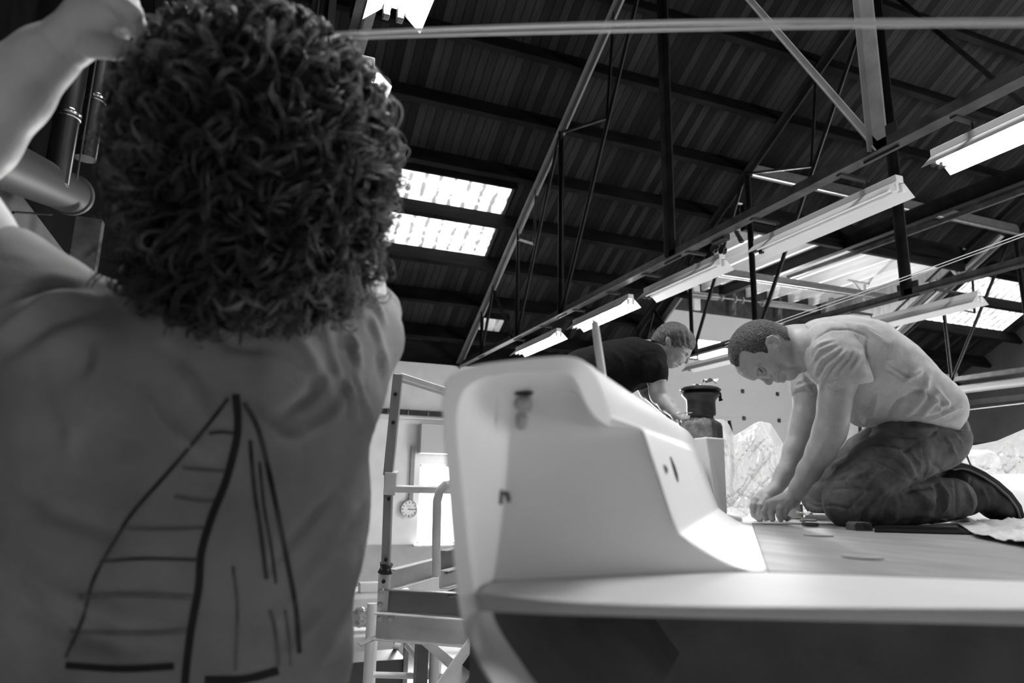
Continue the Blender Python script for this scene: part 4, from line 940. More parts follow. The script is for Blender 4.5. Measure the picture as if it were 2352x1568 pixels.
b.ell(1786, 873, H, 6, 6.2, .020, 10, 4).ell(1797, 873, H, 5.2, 6.6, .018, 10, 4)
b.ball(1749, 852, H-.045, 11, 7, True)
b.ball(1748.5, 850, H-.037, 9.6, 3)
# ear
b.ell(1774, 787, H-.070, 15, 12.5, .008, -60, 3)
b.ell(1773, 785, H-.080, 10, 7.5, .008, -60, 2, True)
b.chain([(1766, 800, H-.078, 2.6), (1760, 788, H-.082, 2.8), (1763, 776, H-.085, 2.9), (1773, 771.5, H-.087, 3), (1784, 777, H-.086, 3), (1790, 788, H-.083, 3), (1789, 799, H-.079, 3.4), (1784, 805, H-.075, 4.2)], 1.5)
b.ball(1768, 795, H-.079, 3.6, 2)
b.ball(1782, 800, H-.078, 6.5, 4)
# neck
b.chain([(1782, 797, H, 46), (1832, 798, H+.02, 48), (1880, 800, H+.04, 62)], 24)
b.chain([(1880, 800, 2.14, 50), (1960, 850, 2.25, 70), (2090, 930, 2.3, 60)], 20)
# near arm
b.chain([(1912, 812, 2.09, 44), (1924, 870, 2.07, 41), (1916, 930, 2.055, 33.5), (1912, 968, 2.05, 33)], 16)
b.chain([(1912, 968, 2.05, 33), (1904, 995, 2.055, 34), (1886, 1035, 2.07, 30), (1858, 1082, 2.10, 24.5), (1836, 1118, 2.13, 18.5), (1824, 1138, 2.15, 17.5)], 14).ball(1935, 984, 2.065, 11, 14)
# far arm
b.chain([(1868, 850, 2.40, 40), (1856, 910, 2.40, 31), (1850, 960, 2.385, 29), (1845, 985, 2.38, 29), (1828, 1035, 2.36, 26.5), (1804, 1088, 2.33, 21), (1782, 1122, 2.31, 16.5)], 14)
body_big = b.p[:]
# near hand, fingers pressed on the sheet
hn = Soft(2.17)
hn.chain([(1829, 1129, 2.145, 18), (1819, 1144, 2.155, 17.5)], 8)
hn.cone((1820, 1146, 2.155, 17), (1797, 1158, 2.165, 17), 8).cone((1812, 1142, 2.16, 14), (1778, 1155, 2.175, 13), 9).cone((1814, 1156, 2.15, 12), (1800, 1168, 2.155, 10), 9)
hn.chain([(1778, 1152, 2.185, 10.5), (1766, 1156, 2.19, 8.6), (1755, 1176, 2.19, 7), (1758, 1190, 2.185, 6.4)], 3.5)
hn.chain([(1788, 1156, 2.17, 10.5), (1777, 1160, 2.17, 9), (1771, 1180, 2.17, 7.8), (1774, 1191, 2.165, 7)], 3.0)
hn.chain([(1798, 1162, 2.155, 10.5), (1792, 1167, 2.15, 8.4), (1790, 1183, 2.15, 7.6), (1793, 1192, 2.15, 6.8)], 3.0)
hn.chain([(1806, 1170, 2.145, 8), (1801, 1184, 2.155, 6.2), (1807, 1191, 2.16, 5.6), (1812, 1190, 2.165, 5)], 2.5)
hn.chain([(1800, 1150, 2.20, 10), (1776, 1170, 2.225, 8), (1764, 1188, 2.225, 6.5)], 4)
# far hand pinching
hf = Soft(2.3)
hf.chain([(1789, 1112, 2.315, 17), (1775, 1130, 2.305, 16.5), (1757, 1142, 2.30, 17), (1744, 1151, 2.295, 16)], 9)
hf.chain([(1738, 1150, 2.285, 11), (1732, 1160, 2.275, 8.2), (1731, 1176, 2.27, 7.2), (1740, 1189, 2.265, 6.2)], 3.5)
hf.chain([(1735, 1152, 2.31, 10), (1730, 1165, 2.31, 8), (1733, 1182, 2.30, 7), (1742, 1191, 2.29, 6)], 3.5)
hf.chain([(1745, 1154, 2.325, 10), (1738, 1168, 2.335, 8), (1741, 1184, 2.33, 6.6), (1747, 1191, 2.32, 6)], 3.5)
hf.chain([(1752, 1156, 2.33, 9), (1749, 1174, 2.345, 7), (1752, 1189, 2.34, 6)], 3.5)
hf.chain([(1757, 1146, 2.28, 11), (1748, 1162, 2.262, 9), (1746, 1180, 2.255, 7.8), (1745, 1190, 2.255, 6.4)], 3)
bh = Soft(2.2); bh.p = hn.p+[q for q in body_big if q[0] == 'c' and False]
def veins(P, Q): return folds(P, Q, [([(1770, 1150), (1790, 1148), (1810, 1143)], 3, 1.2), ([(1800, 1160), (1806, 1150), (1818, 1144)], 3, 1.2), ([(1760, 1178), (1770, 1168)], 2, -1.), ([(1738, 1160), (1745, 1168)], 2.5, -1.6)], 2.2)
allp = Soft(2.2); allp.p = body_big+hn.p+hf.p
lo, hi = allp.bounds()
P1, Q1 = b.mesh(.0062)                                                  # torso, arms
head_s = Soft(2.2); head_s.p = b.p
hx = [atD(x, y, d) for x in (1670, 1850) for y in (735, 895) for d in (H-.12, H+.12)]
hb_ = (np.min(hx, 0), np.max(hx, 0))
Ph, Qh = b.mesh(.0023, hb_)
FACE = [([(1741, 848), (1748, 856), (1756, 858)], 2.2, -2.2), ([(1744, 844), (1752, 846), (1757, 852)], 2., 1.6), ([(1738, 862), (1735, 852), (1738, 842), (1744, 836)], 3.2, 2.6),
        ([(1790, 876), (1790, 862), (1795, 854)], 1.7, -2.6), ([(1778, 866), (1784, 856), (1795, 846)], 2.2, -1.6), ([(1775, 876), (1776, 864), (1771, 861)], 1.8, -1.8), ([(1764, 866), (1770, 863)], 3, 1.5),
        ([(1812, 846), (1832, 840)], 3, -1.5), ([(1806, 872), (1808, 862)], 3, -2.), ([(1790, 838), (1815, 845)], 7, -2.5), ([(1700, 850), (1712, 842), (1722, 838)], 4, -1.2), ([(1728, 820), (1750, 830)], 8, -1.5),
        ([(1776, 784), (1772, 791)], 2.5, -1.5)]
Ph = folds(smooth_mesh(Ph, Qh, 1), Qh, [(a_, w_, h_*1.4) for a_, w_, h_ in FACE], 2.2)
# keep the coarse mesh away from the finely meshed head and hands
def cut_box(P, Q, bx, sh): m = ~((P > bx[0]+sh).all(1) & (P < bx[1]-sh).all(1)); return keep(P, Q, m)
P1, Q1 = cut_box(P1, Q1, hb_, .010)
Pn, Qn = hn.mesh(.0019); Pf, Qf = hf.mesh(.0019)
Pn = veins(smooth_mesh(Pn, Qn, 1), Qn); Pf = veins(smooth_mesh(Pf, Qf, 1), Qf)
P1 = folds(smooth_mesh(P1, Q1, 2), Q1, [([(1930, 975), (1915, 985), (1895, 982)], 4, -3), ([(1900, 1005), (1880, 1040), (1850, 1090)], 9, 3), ([(1905, 880), (1898, 930), (1900, 960)], 8, 2), ([(1930, 1000), (1905, 1050), (1870, 1095)], 6, -2), ([(1840, 1110), (1860, 1075)], 3, 1.5)], 2.1)
to_obj('body', [(P1, Q1), (Ph, Qh), (Pn, Qn), (Pf, Qf)], m_skin, km)
# dark eye and brow
MB().path([atD(x, y, H-.062) for x, y in ((1742, 846), (1748, 851), (1752, 856))], [.0012, .0026, .0012], 8).build('eye', m_iris, km, smooth=True)
# cropped hair
hs = Soft(2.2); hs.ell(1738, 797, H, 68.5, 59.5, .0785, -136, 10); hs.cone((1782, 797, H, 47), (1815, 797, H+.015, 47.5), 22); hs.ball(1722, 836, H, 31, 16)
Pq, Qq = hs.mesh(.003); x, y, k = proj(Pq)
HM = [(1640, 700), (1800, 700), (1812, 770), (1822, 790), (1806, 784), (1793, 772), (1787, 764), (1774, 768), (1763, 776), (1760, 790), (1764, 803), (1766, 812), (1757, 811), (1748, 808), (1732, 813), (1720, 809), (1706, 806), (1699, 812), (1698, 830), (1699, 841), (1690, 843), (1684, 838), (1640, 820)]
Pq, Qq = keep(Pq, Qq, inside(x, y, HM)); Nq = normals(Pq, Qq); Pq = Pq+Nq*(noise3(Pq, 420, 3)*.0009)[:, None]
to_obj('hair', [(Pq, Qq)], m_hair_s, km)
# T-shirt
s = Soft(2.2)
for dd, dy in ((2.17, 0), (2.37, -4)):
    s.chain([(1890, 802+dy, dd, 66), (1930, 812+dy, dd, 80), (1975, 834+dy, dd, 98), (2040, 874+dy, dd, 90), (2095, 912+dy, dd, 76), (2140, 934+dy, dd, 62), (2153, 938+dy, dd, 58)], 26)
s.cone((1872, 800, 2.27, 58), (1900, 795, 2.27, 66), 20)
s.cone((2008, 925, 2.2, 52), (1985, 938, 2.24, 44), 24)
sl = Soft(2.1); sl.chain([(1905, 796, 2.13, 60), (1918, 825, 2.09, 60), (1938, 866, 2.065, 60)], 20)
sl.cone((1956, 915, 2.05, 49), (1932, 862, 2.065, 47), 3, True).ell(1954, 931, 2.05, 95, 52, .16, 15, 3, True)
s.chain([(1880, 840, 2.41, 52), (1862, 880, 2.41, 42), (1856, 896, 2.41, 39)], 18)
# openings: sleeve ends, neck, hem
nrm = lambda ax_, a: atD(*a)
s.ell(1848, 937, 2.42, 70, 26, .12, 8, 3, True)
s.ell(1812, 806, 2.24, 34, 70, .13, -8, 4, True)
s.ell(2152, 1075, 2.27, 150, 103, .4, 0, 5, True)
P2, Q2 = s.mesh(.0048)
FT = [([(1862, 792), (1880, 772), (1910, 757), (1950, 757), (1985, 768), (1995, 778)], 2.2, -2.0), ([(1992, 775), (1990, 810), (1996, 850)], 3, -3.),
      ([(1872, 800), (1888, 790), (1915, 780)], 4, 3.5), ([(1868, 830), (1884, 805), (1920, 790)], 4, 4), ([(1872, 860), (1890, 825), (1930, 800)], 4.5, 4.5), ([(1885, 872), (1905, 840), (1945, 805)], 4.5, 4.5), ([(1905, 868), (1925, 840), (1958, 805)], 4.5, 4), ([(1930, 862), (1948, 835), (1968, 808)], 4.5, 3.5), ([(1958, 850), (1970, 828), (1980, 808)], 4, 2.5),
      ([(1887, 884), (1930, 872), (1994, 848)], 1.6, -1.4), ([(2148, 975), (2180, 964), (2214, 946)], 1.6, -1.3), ([(2060, 952), (2100, 962), (2148, 968)], 1.6, -1.3),
      ([(2060, 960), (2090, 940), (2118, 905), (2130, 870)], 8, 9), ([(2080, 965), (2105, 950), (2135, 930), (2150, 905)], 7, 8), ([(2100, 950), (2140, 945), (2175, 925)], 5, 6), ([(2120, 965), (2160, 952), (2205, 935)], 5, 6), ([(2075, 880), (2100, 860), (2118, 850)], 6, 5), ([(2090, 900), (2120, 895), (2140, 915)], 6, -6),
      ([(2040, 830), (2070, 850), (2110, 880)], 5, -4), ([(2000, 960), (2010, 930), (2015, 905)], 6, 5), ([(1985, 975), (1995, 950)], 5, 5), ([(2040, 962), (2062, 925), (2090, 905)], 5, -6), ([(2003, 835), (2060, 860), (2110, 888)], 2.0, -2.2), ([(2130, 900), (2150, 925), (2150, 945)], 5, 5), ([(2150, 890), (2170, 920), (2175, 940)], 5, 4),
      ([(1850, 745), (1846, 790), (1840, 830), (1833, 846)], 2., -2.), ([(1858, 760), (1858, 800), (1850, 850), (1872, 905)], 4, -3.), ([(1866, 860), (1880, 900), (1885, 915)], 4, -4), ([(1842, 855), (1850, 880), (1868, 905)], 4, 4),
      ([(1826, 893), (1850, 885), (1870, 880)], 3, 3), ([(1824, 905), (1845, 900), (1866, 897)], 3, -3), ([(1830, 878), (1850, 870)], 3, 3), ([(1960, 940), (1975, 965)], 5, -4), ([(1930, 740), (1990, 752), (2040, 790)], 6, 2), ([(1995, 755), (2025, 772)], 2, -1)]
Ps, Qs = sl.mesh(.0045); tee_parts = []
for P_, Q_ in ((P2, Q2), (Ps, Qs)):
    P_ = smooth_mesh(P_, Q_, 2); P_ = folds(P_, Q_, [(a_, w_, h_*1.7) for a_, w_, h_ in FT], 2.2); tee_parts.append((P_+normals(P_, Q_)*(noise3(P_, 34, 5)*.0022)[:, None], Q_))
to_obj('t_shirt', tee_parts, m_tee, km)
# trousers
t = Soft(2.2)
for dd, dr in ((2.20, 0), (2.42, 0)):
    t.chain([(2060, 985, dd, 52), (2115, 990, dd, 66), (2146, 1000, dd, 64)], 26)
t.ball(2140, 1000, 2.2, 76, 24).ball(2150, 990, 2.44, 66, 20)
t.chain([(2125, 1010, 2.17, 76), (2075, 1035, 2.12, 70), (2020, 1072, 2.06, 64), (1975, 1112, 2.03, 56), (1948, 1145, 2.01, 50), (1944, 1158, 2.02, 49)], 18)
t.chain([(1946, 1160, 2.03, 48), (2010, 1165, 2.08, 44), (2080, 1156, 2.17, 50), (2150, 1148, 2.27, 49), (2188, 1145, 2.33, 47)], 10)
t.chain([(2080, 1005, 2.42, 70), (2000, 1050, 2.48, 56), (1930, 1100, 2.53, 46), (1886, 1138, 2.56, 40), (1884, 1148, 2.56, 38)], 18)
t.chain([(1886, 1150, 2.56, 34), (1990, 1150, 2.60, 34), (2100, 1145, 2.66, 34)], 10)
t.ell(2050, 925, 2.3, 160, 34, .4, -16, 8, True)
P3_, Q3 = t.mesh(.0050)
FL = [([(2040, 965), (2070, 990), (2106, 1012)], 2.2, -2.2), ([(2045, 962), (2078, 988), (2110, 1014)], 2, 1.6), ([(2106, 1016), (2080, 1035), (2070, 1040)], 2.5, -2.5), ([(2108, 1014), (2140, 1000), (2158, 980)], 2.2, -2.2), ([(2175, 1003), (2185, 1030), (2200, 1052)], 3.5, 3.5), ([(2183, 1000), (2205, 1012), (2210, 1018)], 3, 3),
      ([(2004, 1028), (2030, 1034), (2062, 1040), (2084, 1062), (2096, 1090), (2106, 1096)], 5.5, 5.5), ([(2008, 1040), (2040, 1045), (2066, 1054), (2080, 1075), (2088, 1092)], 4, -6), ([(1980, 1052), (2010, 1056), (2035, 1070), (2065, 1090), (2100, 1102)], 2.5, -2.8), ([(1984, 1058), (2012, 1064), (2040, 1080), (2080, 1102)], 2.2, 2.2),
      ([(1944, 1104), (1952, 1116), (1990, 1124), (2020, 1134)], 2.5, -3), ([(1912, 1124), (1945, 1122), (1985, 1130), (1982, 1138)], 2.5, -2.6), ([(1896, 1160), (1925, 1162), (1948, 1170), (1975, 1140), (1986, 1128)], 2.5, -3),
      ([(1995, 1080), (1970, 1090), (1955, 1100)], 6, 4), ([(2020, 1085), (2000, 1105), (1990, 1118)], 6, 4), ([(2040, 1110), (2010, 1122), (2000, 1140)], 4, 4.), ([(2060, 1112), (2030, 1125), (2010, 1140), (1990, 1165), (1960, 1180)], 5, 5), ([(2010, 1150), (1985, 1175), (1970, 1195)], 5, -5), ([(1960, 1165), (1975, 1185), (1962, 1200)], 5, 4),
      ([(2100, 1130), (2130, 1150), (2150, 1165)], 9, 6), ([(2160, 1110), (2175, 1140), (2165, 1170), (2140, 1200)], 5, 6), ([(2150, 1112), (2160, 1140), (2148, 1168)], 5, -6), ([(2190, 1098), (2198, 1140), (2196, 1190)], 3, -2.5), ([(2215, 1105), (2232, 1150), (2232, 1190)], 4, 3), ([(2080, 1130), (2105, 1120), (2150, 1115)], 6, -4), ([(2060, 1190), (2110, 1180), (2150, 1185)], 6, 4),
      ([(2060, 975), (2110, 985), (2170, 985)], 4, 3), ([(2050, 985), (2080, 1000), (2100, 1004)], 4, -4), ([(2000, 1000), (2040, 1005), (2080, 1015)], 5, 4), ([(1995, 1020), (2040, 1020), (2085, 1028)], 4, -4), ([(2120, 1000), (2150, 1015), (2190, 1025)], 4, 3), ([(2090, 1040), (2110, 1060), (2112, 1080)], 4, 4), ([(2118, 1030), (2130, 1070), (2120, 1100)], 2.2, -2.2), ([(2140, 1060), (2160, 1080)], 5, -3), ([(2160, 975), (2190, 985), (2210, 1000)], 4, -3),
      ([(1850, 1135), (1880, 1150), (1900, 1155)], 3, -4), ([(1845, 1150), (1875, 1163), (1905, 1162)], 3.5, -5), ([(1890, 1105), (1930, 1100), (1950, 1090)], 4, -5), ([(1900, 1070), (1930, 1062), (1960, 1040)], 5, 4), ([(1920, 1085), (1940, 1080), (1965, 1062)], 4, -4)]
P3_ = smooth_mesh(P3_, Q3, 2); P3_ = folds(P3_, Q3, [(a_, w_, h_*1.45) for a_, w_, h_ in FL], 2.15); P3_ = P3_+normals(P3_, Q3)*(noise3(P3_, 45, 8)*.0018)[:, None]
P3_[:, 2] = np.maximum(P3_[:, 2], SOLE+.001)
to_obj('trousers', [(P3_, Q3)], m_trs, km)
MB().lathe(atD(2022, 1032, 2.015), [(0, -.004), (.009, -.003), (.011, 0), (.009, .003), (0, .004)], 20, axis=-FW+UP*.5).build('pocket_button', m_trs2, km, smooth=True)
# boots, toes tucked under
def boot(off, dep, sc=1.):
    o = Soft(dep); ox, oy = off
    A = lambda x, y, d, r: (x+ox, y+oy, dep+d, r*sc)
    o.chain([A(2196, 1112, .0, 38), A(2240, 1130, .02, 36), A(2285, 1160, .04, 31), A(2306, 1172, .05, 25)], 12); o.ball(2215+ox, 1150+oy, dep, 34, 20)
    P, Q = o.mesh(.005); P = smooth_mesh(P, Q, 1); P = folds(P, Q, [([(2230+ox, 1100+oy), (2225+ox, 1140+oy), (2240+ox, 1170+oy)], 3, -3), ([(2255+ox, 1120+oy), (2268+ox, 1150+oy), (2262+ox, 1185+oy)], 4, 3), ([(2270+ox, 1180+oy), (2300+ox, 1160+oy)], 4, -3)], dep); P[:, 2] = np.maximum(P[:, 2], SOLE+.002)
    bo = to_obj('boot', [(P, Q)], m_boot, km)
    pts = [(2176, 1070), (2192, 1066), (2212, 1070), (2240, 1084), (2270, 1104), (2300, 1130), (2322, 1158), (2332, 1185)]
    C3 = [atD(x+ox, y+oy, dep+.0+.05*i/7) for i, (x, y) in enumerate(pts)]
    for nm, o_in, o_out, m_ in (('outsole', -1, 7, m_boot), ('midsole', -7, -1.2, m_sole_r)):
        rr = []
        for i, c in enumerate(C3):
            d_ = C3[min(i+1, 7)]-C3[max(i-1, 0)]; d_ /= np.linalg.norm(d_); n_ = np.cross(d_, FW); n_ /= np.linalg.norm(n_); n_ = n_ if n_@UP > 0 else -n_
            w_ = .036+.012*math.sin(i/7*math.pi); s_ = dep/FPX
            rr.append([c+n_*o_in*s_-FW*w_, c+n_*o_out*s_-FW*w_, c+n_*o_out*s_+FW*w_, c+n_*o_in*s_+FW*w_])
        for i in range(7):
            pass
        q = MB().grid(rr, closed=True); n = len(rr)*4; q.f += [(3, 2, 1, 0), (n-4, n-3, n-2, n-1)]; q.build(nm, m_, bo, bevel=.002, smooth=True)
boot((0, 0), 2.43); boot((-105, -26), 2.74, .95)

# ------------------------------------------------------------------ second man in a black T-shirt
sm = thing('person', 'fair haired man in a black T-shirt leaning over the winch from outside the coaming', 'person', atD(1330, 1250, 3.1))
h2 = 3.0; b = Soft(h2)
b.ell(1549, 785, h2, 42, 44, .078, -35, 8)
b.ball(1567, 801, h2, 21, 8).ball(1554, 813, h2-.02, 20, 7).ball(1554, 813, h2+.02, 20, 7).cone((1536, 800, h2-.03, 18), (1541, 829, h2-.012, 12), 7).cone((1536, 800, h2+.03, 18), (1541, 829, h2+.012, 12), 7)
b.ball(1560, 824, h2, 13, 5).ball(1548, 832, h2, 12, 5).ell(1541, 837, h2, 10, 9, .020, 0, 4).ell(1552, 829, h2, 10, 8.5, .020, 0, 4)
b.cone((1583, 810, h2, 4), (1577, 829, h2, 4), 2.5).ball(1576, 830.5, h2, 5, 2).ball(1569, 829, h2-.011, 4, 2).cone((1572, 816, h2, 7), (1568, 826, h2, 6), 4)
b.cone((1585, 804, h2-.02, 4), (1581, 809, h2-.008, 4), 2.5).cone((1585, 804, h2+.02, 4), (1581, 809, h2+.008, 4), 2.5)
b.ell(1561, 836, h2, 4.5, 3.5, .016, 0, 1.5).ell(1554, 840, h2, 4, 3.5, .015, 0, 1.5)
b.ball(1573, 813, h2-.036, 5.5, 3, True).ball(1571, 813, h2-.029, 5, 1.5)
b.ell(1535, 785, h2-.078, 6.5, 12, .007, 8, 3)
b.chain([(1535, 800, h2, 27), (1512, 812, h2+.02, 29), (1480, 825, h2+.05, 38)], 16)
b.chain([(1480, 825, 3.05, 45), (1400, 850, 3.08, 50)], 12)
b.chain([(1470, 838, 3.06, 32), (1490, 842, 2.98, 22), (1502, 842, 2.90, 22), (1508, 872, 2.88, 21), (1512, 900, 2.86, 20), (1516, 910, 2.86, 20.5), (1532, 930, 2.80, 17.5), (1556, 954, 2.70, 12), (1566, 962, 2.66, 10)], 8)
b.ell(1576, 968, 2.62, 14, 9, .03, -30, 5)
for k_ in range(4): b.chain([(1580, 966+k_*2, 2.60+.018*k_, 5.5), (1592, 972+k_*1.5, 2.58+.018*k_, 5), (1598, 978+k_, 2.57+.018*k_, 4.4)], 2)
b.chain([(1574, 964, 2.60, 5.5), (1584, 962, 2.57, 4.6)], 3)
b.chain([(1440, 842, 3.12, 30), (1462, 850, 3.18, 24), (1490, 900, 3.2, 19), (1545, 955, 2.98, 13), (1572, 972, 2.86, 11), (1588, 980, 2.8, 8)], 8)
P1, Q1 = b.mesh(.0042); P1, Q1 = biggest(P1, Q1); P1 = smooth_mesh(P1, Q1, 1)
hx = [atD(x, y, d) for x in (1500, 1600) for y in (735, 852) for d in (h2-.12, h2+.12)]; hb2 = (np.min(hx, 0), np.max(hx, 0)); P1, Q1 = biggest(*cut_box(P1, Q1, hb2, .008)); Ph, Qh = b.mesh(.0024, hb2)
Ph = folds(Ph, Qh, [([(1567, 811), (1574, 816)], 1.4, -1.6), ([(1566, 804), (1580, 809)], 2., 1.4), ([(1548, 833), (1558, 834.5)], 1.3, -1.6), ([(1562, 826), (1554, 834)], 1.5, -1.2), ([(1535, 776), (1532, 790)], 1.4, -1.2), ([(1550, 815), (1545, 825)], 3, -1.2)], 3.0)
to_obj('body', [(P1, Q1), (Ph, Qh)], m_skin_d, sm)
hs = Soft(h2); hs.ell(1547, 782, h2, 46, 43, .084, -30, 8).ell(1573, 786, h2, 22, 24, .07, 0, 8).ball(1515, 790, h2, 22, 12)
Pq, Qq = hs.mesh(.0035); x, y, k = proj(Pq)
HM = [(1480, 700), (1640, 700), (1640, 798), (1592, 808), (1588, 800), (1580, 802), (1572, 792), (1566, 800), (1556, 796), (1548, 799), (1542, 790), (1540, 775), (1532, 776), (1530, 790), (1524, 794), (1514, 786), (1500, 782), (1480, 790)]
Pq, Qq = keep(Pq, Qq, inside(x, y, HM)); Pq = folds(Pq, Qq, [([(1540+dx, 742), (1545+dx*1.2, 768), (1550+dx*1.25, 800)], 2.2, .9*(-1)**i_) for i_, dx in enumerate(range(-40, 46, 5))], 3.0); Pq = Pq+normals(Pq, Qq)*(noise3(Pq, 240, 4)*.0012)[:, None]
to_obj('hair', [(Pq, Qq)], m_hair_m, sm)
s = Soft(3.0)
for dd in (2.96, 3.16): s.chain([(1494, 824, dd, 36), (1460, 832, dd, 56), (1410, 848, dd, 64), (1350, 868, dd, 66), (1290, 900, dd+.03, 66), (1240, 950, dd+.05, 66)], 16)
s.chain([(1492, 826, 2.93, 36), (1500, 850, 2.90, 31), (1503, 868, 2.89, 30)], 12)
s.chain([(1465, 840, 3.2, 34), (1478, 870, 3.2, 28)], 12)
s.ell(1503, 905, 2.88, 46, 27, .12, -8, 2, True).ell(1541, 800, 3.0, 26, 26, .1, -40, 4, True)
P2, Q2 = s.mesh(.0058); P2 = smooth_mesh(P2, Q2, 2)
P2 = folds(P2, Q2, [([(1460, 815), (1480, 808), (1510, 806), (1528, 824)], 1.5, -1.5), ([(1472, 815), (1474, 860)], 2.5, -3), ([(1510, 820), (1520, 850)], 3, 2.5), ([(1400, 800), (1430, 830), (1440, 870)], 5, 3), ([(1480, 830), (1490, 860)], 3, 2.5), ([(1476, 862), (1500, 852), (1524, 860)], 1.2, -1)], 3.)
P2 = P2+normals(P2, Q2)*(noise3(P2, 30, 9)*.0025)[:, None]
to_obj('t_shirt', [(P2, Q2)], m_tee2, sm)
t = Soft(3.1); t.chain([(1245, 950, 3.15, 70), (1240, 1010, 3.18, 75)], 20).chain([(1240, 1010, 3.05, 50), (1275, 1200, 2.98, 42), (1235, 1390, 3.1, 32)], 14).chain([(1235, 1010, 3.3, 50), (1250, 1200, 3.25, 42), (1205, 1390, 3.35, 32)], 14)
P3_, Q3 = t.mesh(.01); to_obj('trousers', [(P3_, Q3)], m_trs2, sm)
feet = [atD(1235, 1405, 3.1), atD(1205, 1405, 3.35)]
for f_ in feet:
    o = Soft(3.1); x, y, k = proj(f_[None, :]); x, y, k = float(x[0]), float(y[0]), float(k[0]); o.chain([(x, y-8, k, 28), (x+60, y-2, k-.05, 22), (x+100, y+4, k-.09, 17)], 8); P, Q = o.mesh(.008); to_obj('shoe', [(P, Q)], m_boot, sm)
    floor_z = min(f_[2], 9)
PLZ = min(float(feet[0][2]), float(feet[1][2]))-.075

# ------------------------------------------------------------------ man in the foreground, seen from behind
fm = thing('person', 'curly haired man in T-shirt with boat drawing, seen from behind, one arm raised', 'person', atD(560, 1400, .95))
d1 = .95; b = Soft(d1)
b.ell(585, 400, d1-.02, 190, 235, .105, 0, 20)
b.chain([(580, 600, d1, 118), (575, 740, d1+.03, 100)], 60)
b.chain([(300, 810, d1+.04, 95), (560, 820, d1+.05, 105), (790, 800, d1+.06, 85)], 50)
b.chain([(560, 850, d1+.04, 190), (540, 1250, d1+.04, 180), (540, 1650, d1+.04, 180)], 60)
# raised left arm: upper arm beside the frame edge, forearm crossing the corner, hand pinching the cord
b.chain([(150, 760, d1, 120), (0, 660, d1-.02, 105), (-90, 520, d1-.04, 90), (-150, 400, d1-.05, 82)], 40)
b.chain([(-150, 400, d1-.05, 80), (-75, 312, d1-.05, 98), (22, 206, d1-.045, 84), (102, 132, d1-.04, 62), (140, 105, d1-.04, 56)], 30)
b.chain([(830, 780, d1+.08, 80), (836, 660, d1+.14, 44), (810, 570, d1+.22, 38)], 30)
P1, Q1 = b.mesh(.006); P1 = smooth_mesh(P1, Q1, 2)
hd = Soft(d1-.04); e = d1-.04
hd.chain([(102, 134, e, 60), (155, 96, e, 54), (205, 60, e, 60)], 16)
hd.ell(225, 45, e, 78, 70, .030, 35, 22)
hd.chain([(262, 0, e-.02, 30), (300, 30, e-.012, 25), (318, 72, e-.004, 19), (316, 100, e, 13)], 9)
hd.chain([(250, -20, e+.006, 32), (290, 8, e+.012, 26), (312, 52, e+.014, 20), (316, 88, e+.012, 14)], 9)
hd.chain([(235, -25, e+.03, 32), (272, 12, e+.04, 26), (288, 50, e+.045, 21), (286, 76, e+.05, 16)], 9)
hd.chain([(220, 0, e+.05, 30), (250, 38, e+.062, 23), (252, 74, e+.06, 17)], 9)
hd.chain([(215, 100, e-.012, 34), (262, 112, e-.012, 24), (295, 110, e-.006, 18), (318, 104, e-.002, 13)], 9)
hd.ell(284, 76, e-.012, 24, 13, .034, -12, 5, True)
Pn, Qn = hd.mesh(.0024); Pn = smooth_mesh(Pn, Qn, 1); Pn = folds(Pn, Qn, [([(150, 130), (190, 125), (220, 118)], 10, -3), ([(308, 40), (318, 62)], 4, -2)], e)
to_obj('body', [(P1, Q1), (Pn, Qn)], m_skin_l, fm)
s = Soft(d1)
s.chain([(230, 830, d1+.02, 160), (560, 840, d1+.04, 165), (740, 830, d1+.06, 150)], 90)
s.chain([(420, 930, d1+.03, 200), (420, 1200, d1+.03, 205), (400, 1500, d1+.03, 215), (400, 1800, d1+.03, 215)], 90)
s.chain([(640, 930, d1+.04, 215), (620, 1200, d1+.04, 205), (590, 1500, d1+.04, 195), (580, 1800, d1+.04, 195)], 90)
s.chain([(200, 950, d1+.03, 200), (200, 1250, d1+.03, 200), (230, 1600, d1+.03, 190)], 90)
s.chain([(150, 770, d1, 160), (30, 690, d1-.01, 140), (-20, 620, d1-.02, 118)], 50)
s.chain([(770, 800, d1+.06, 125), (826, 770, d1+.10, 92), (850, 720, d1+.17, 72)], 50)
s.chain([(470, 760, d1+.02, 135), (670, 755, d1+.02, 130)], 60)
s.ell(-50, 480, d1-.03, 150, 70, .16, 35, 4, True)
P2, Q2 = s.mesh(.0058); P2 = smooth_mesh(P2, Q2, 3)
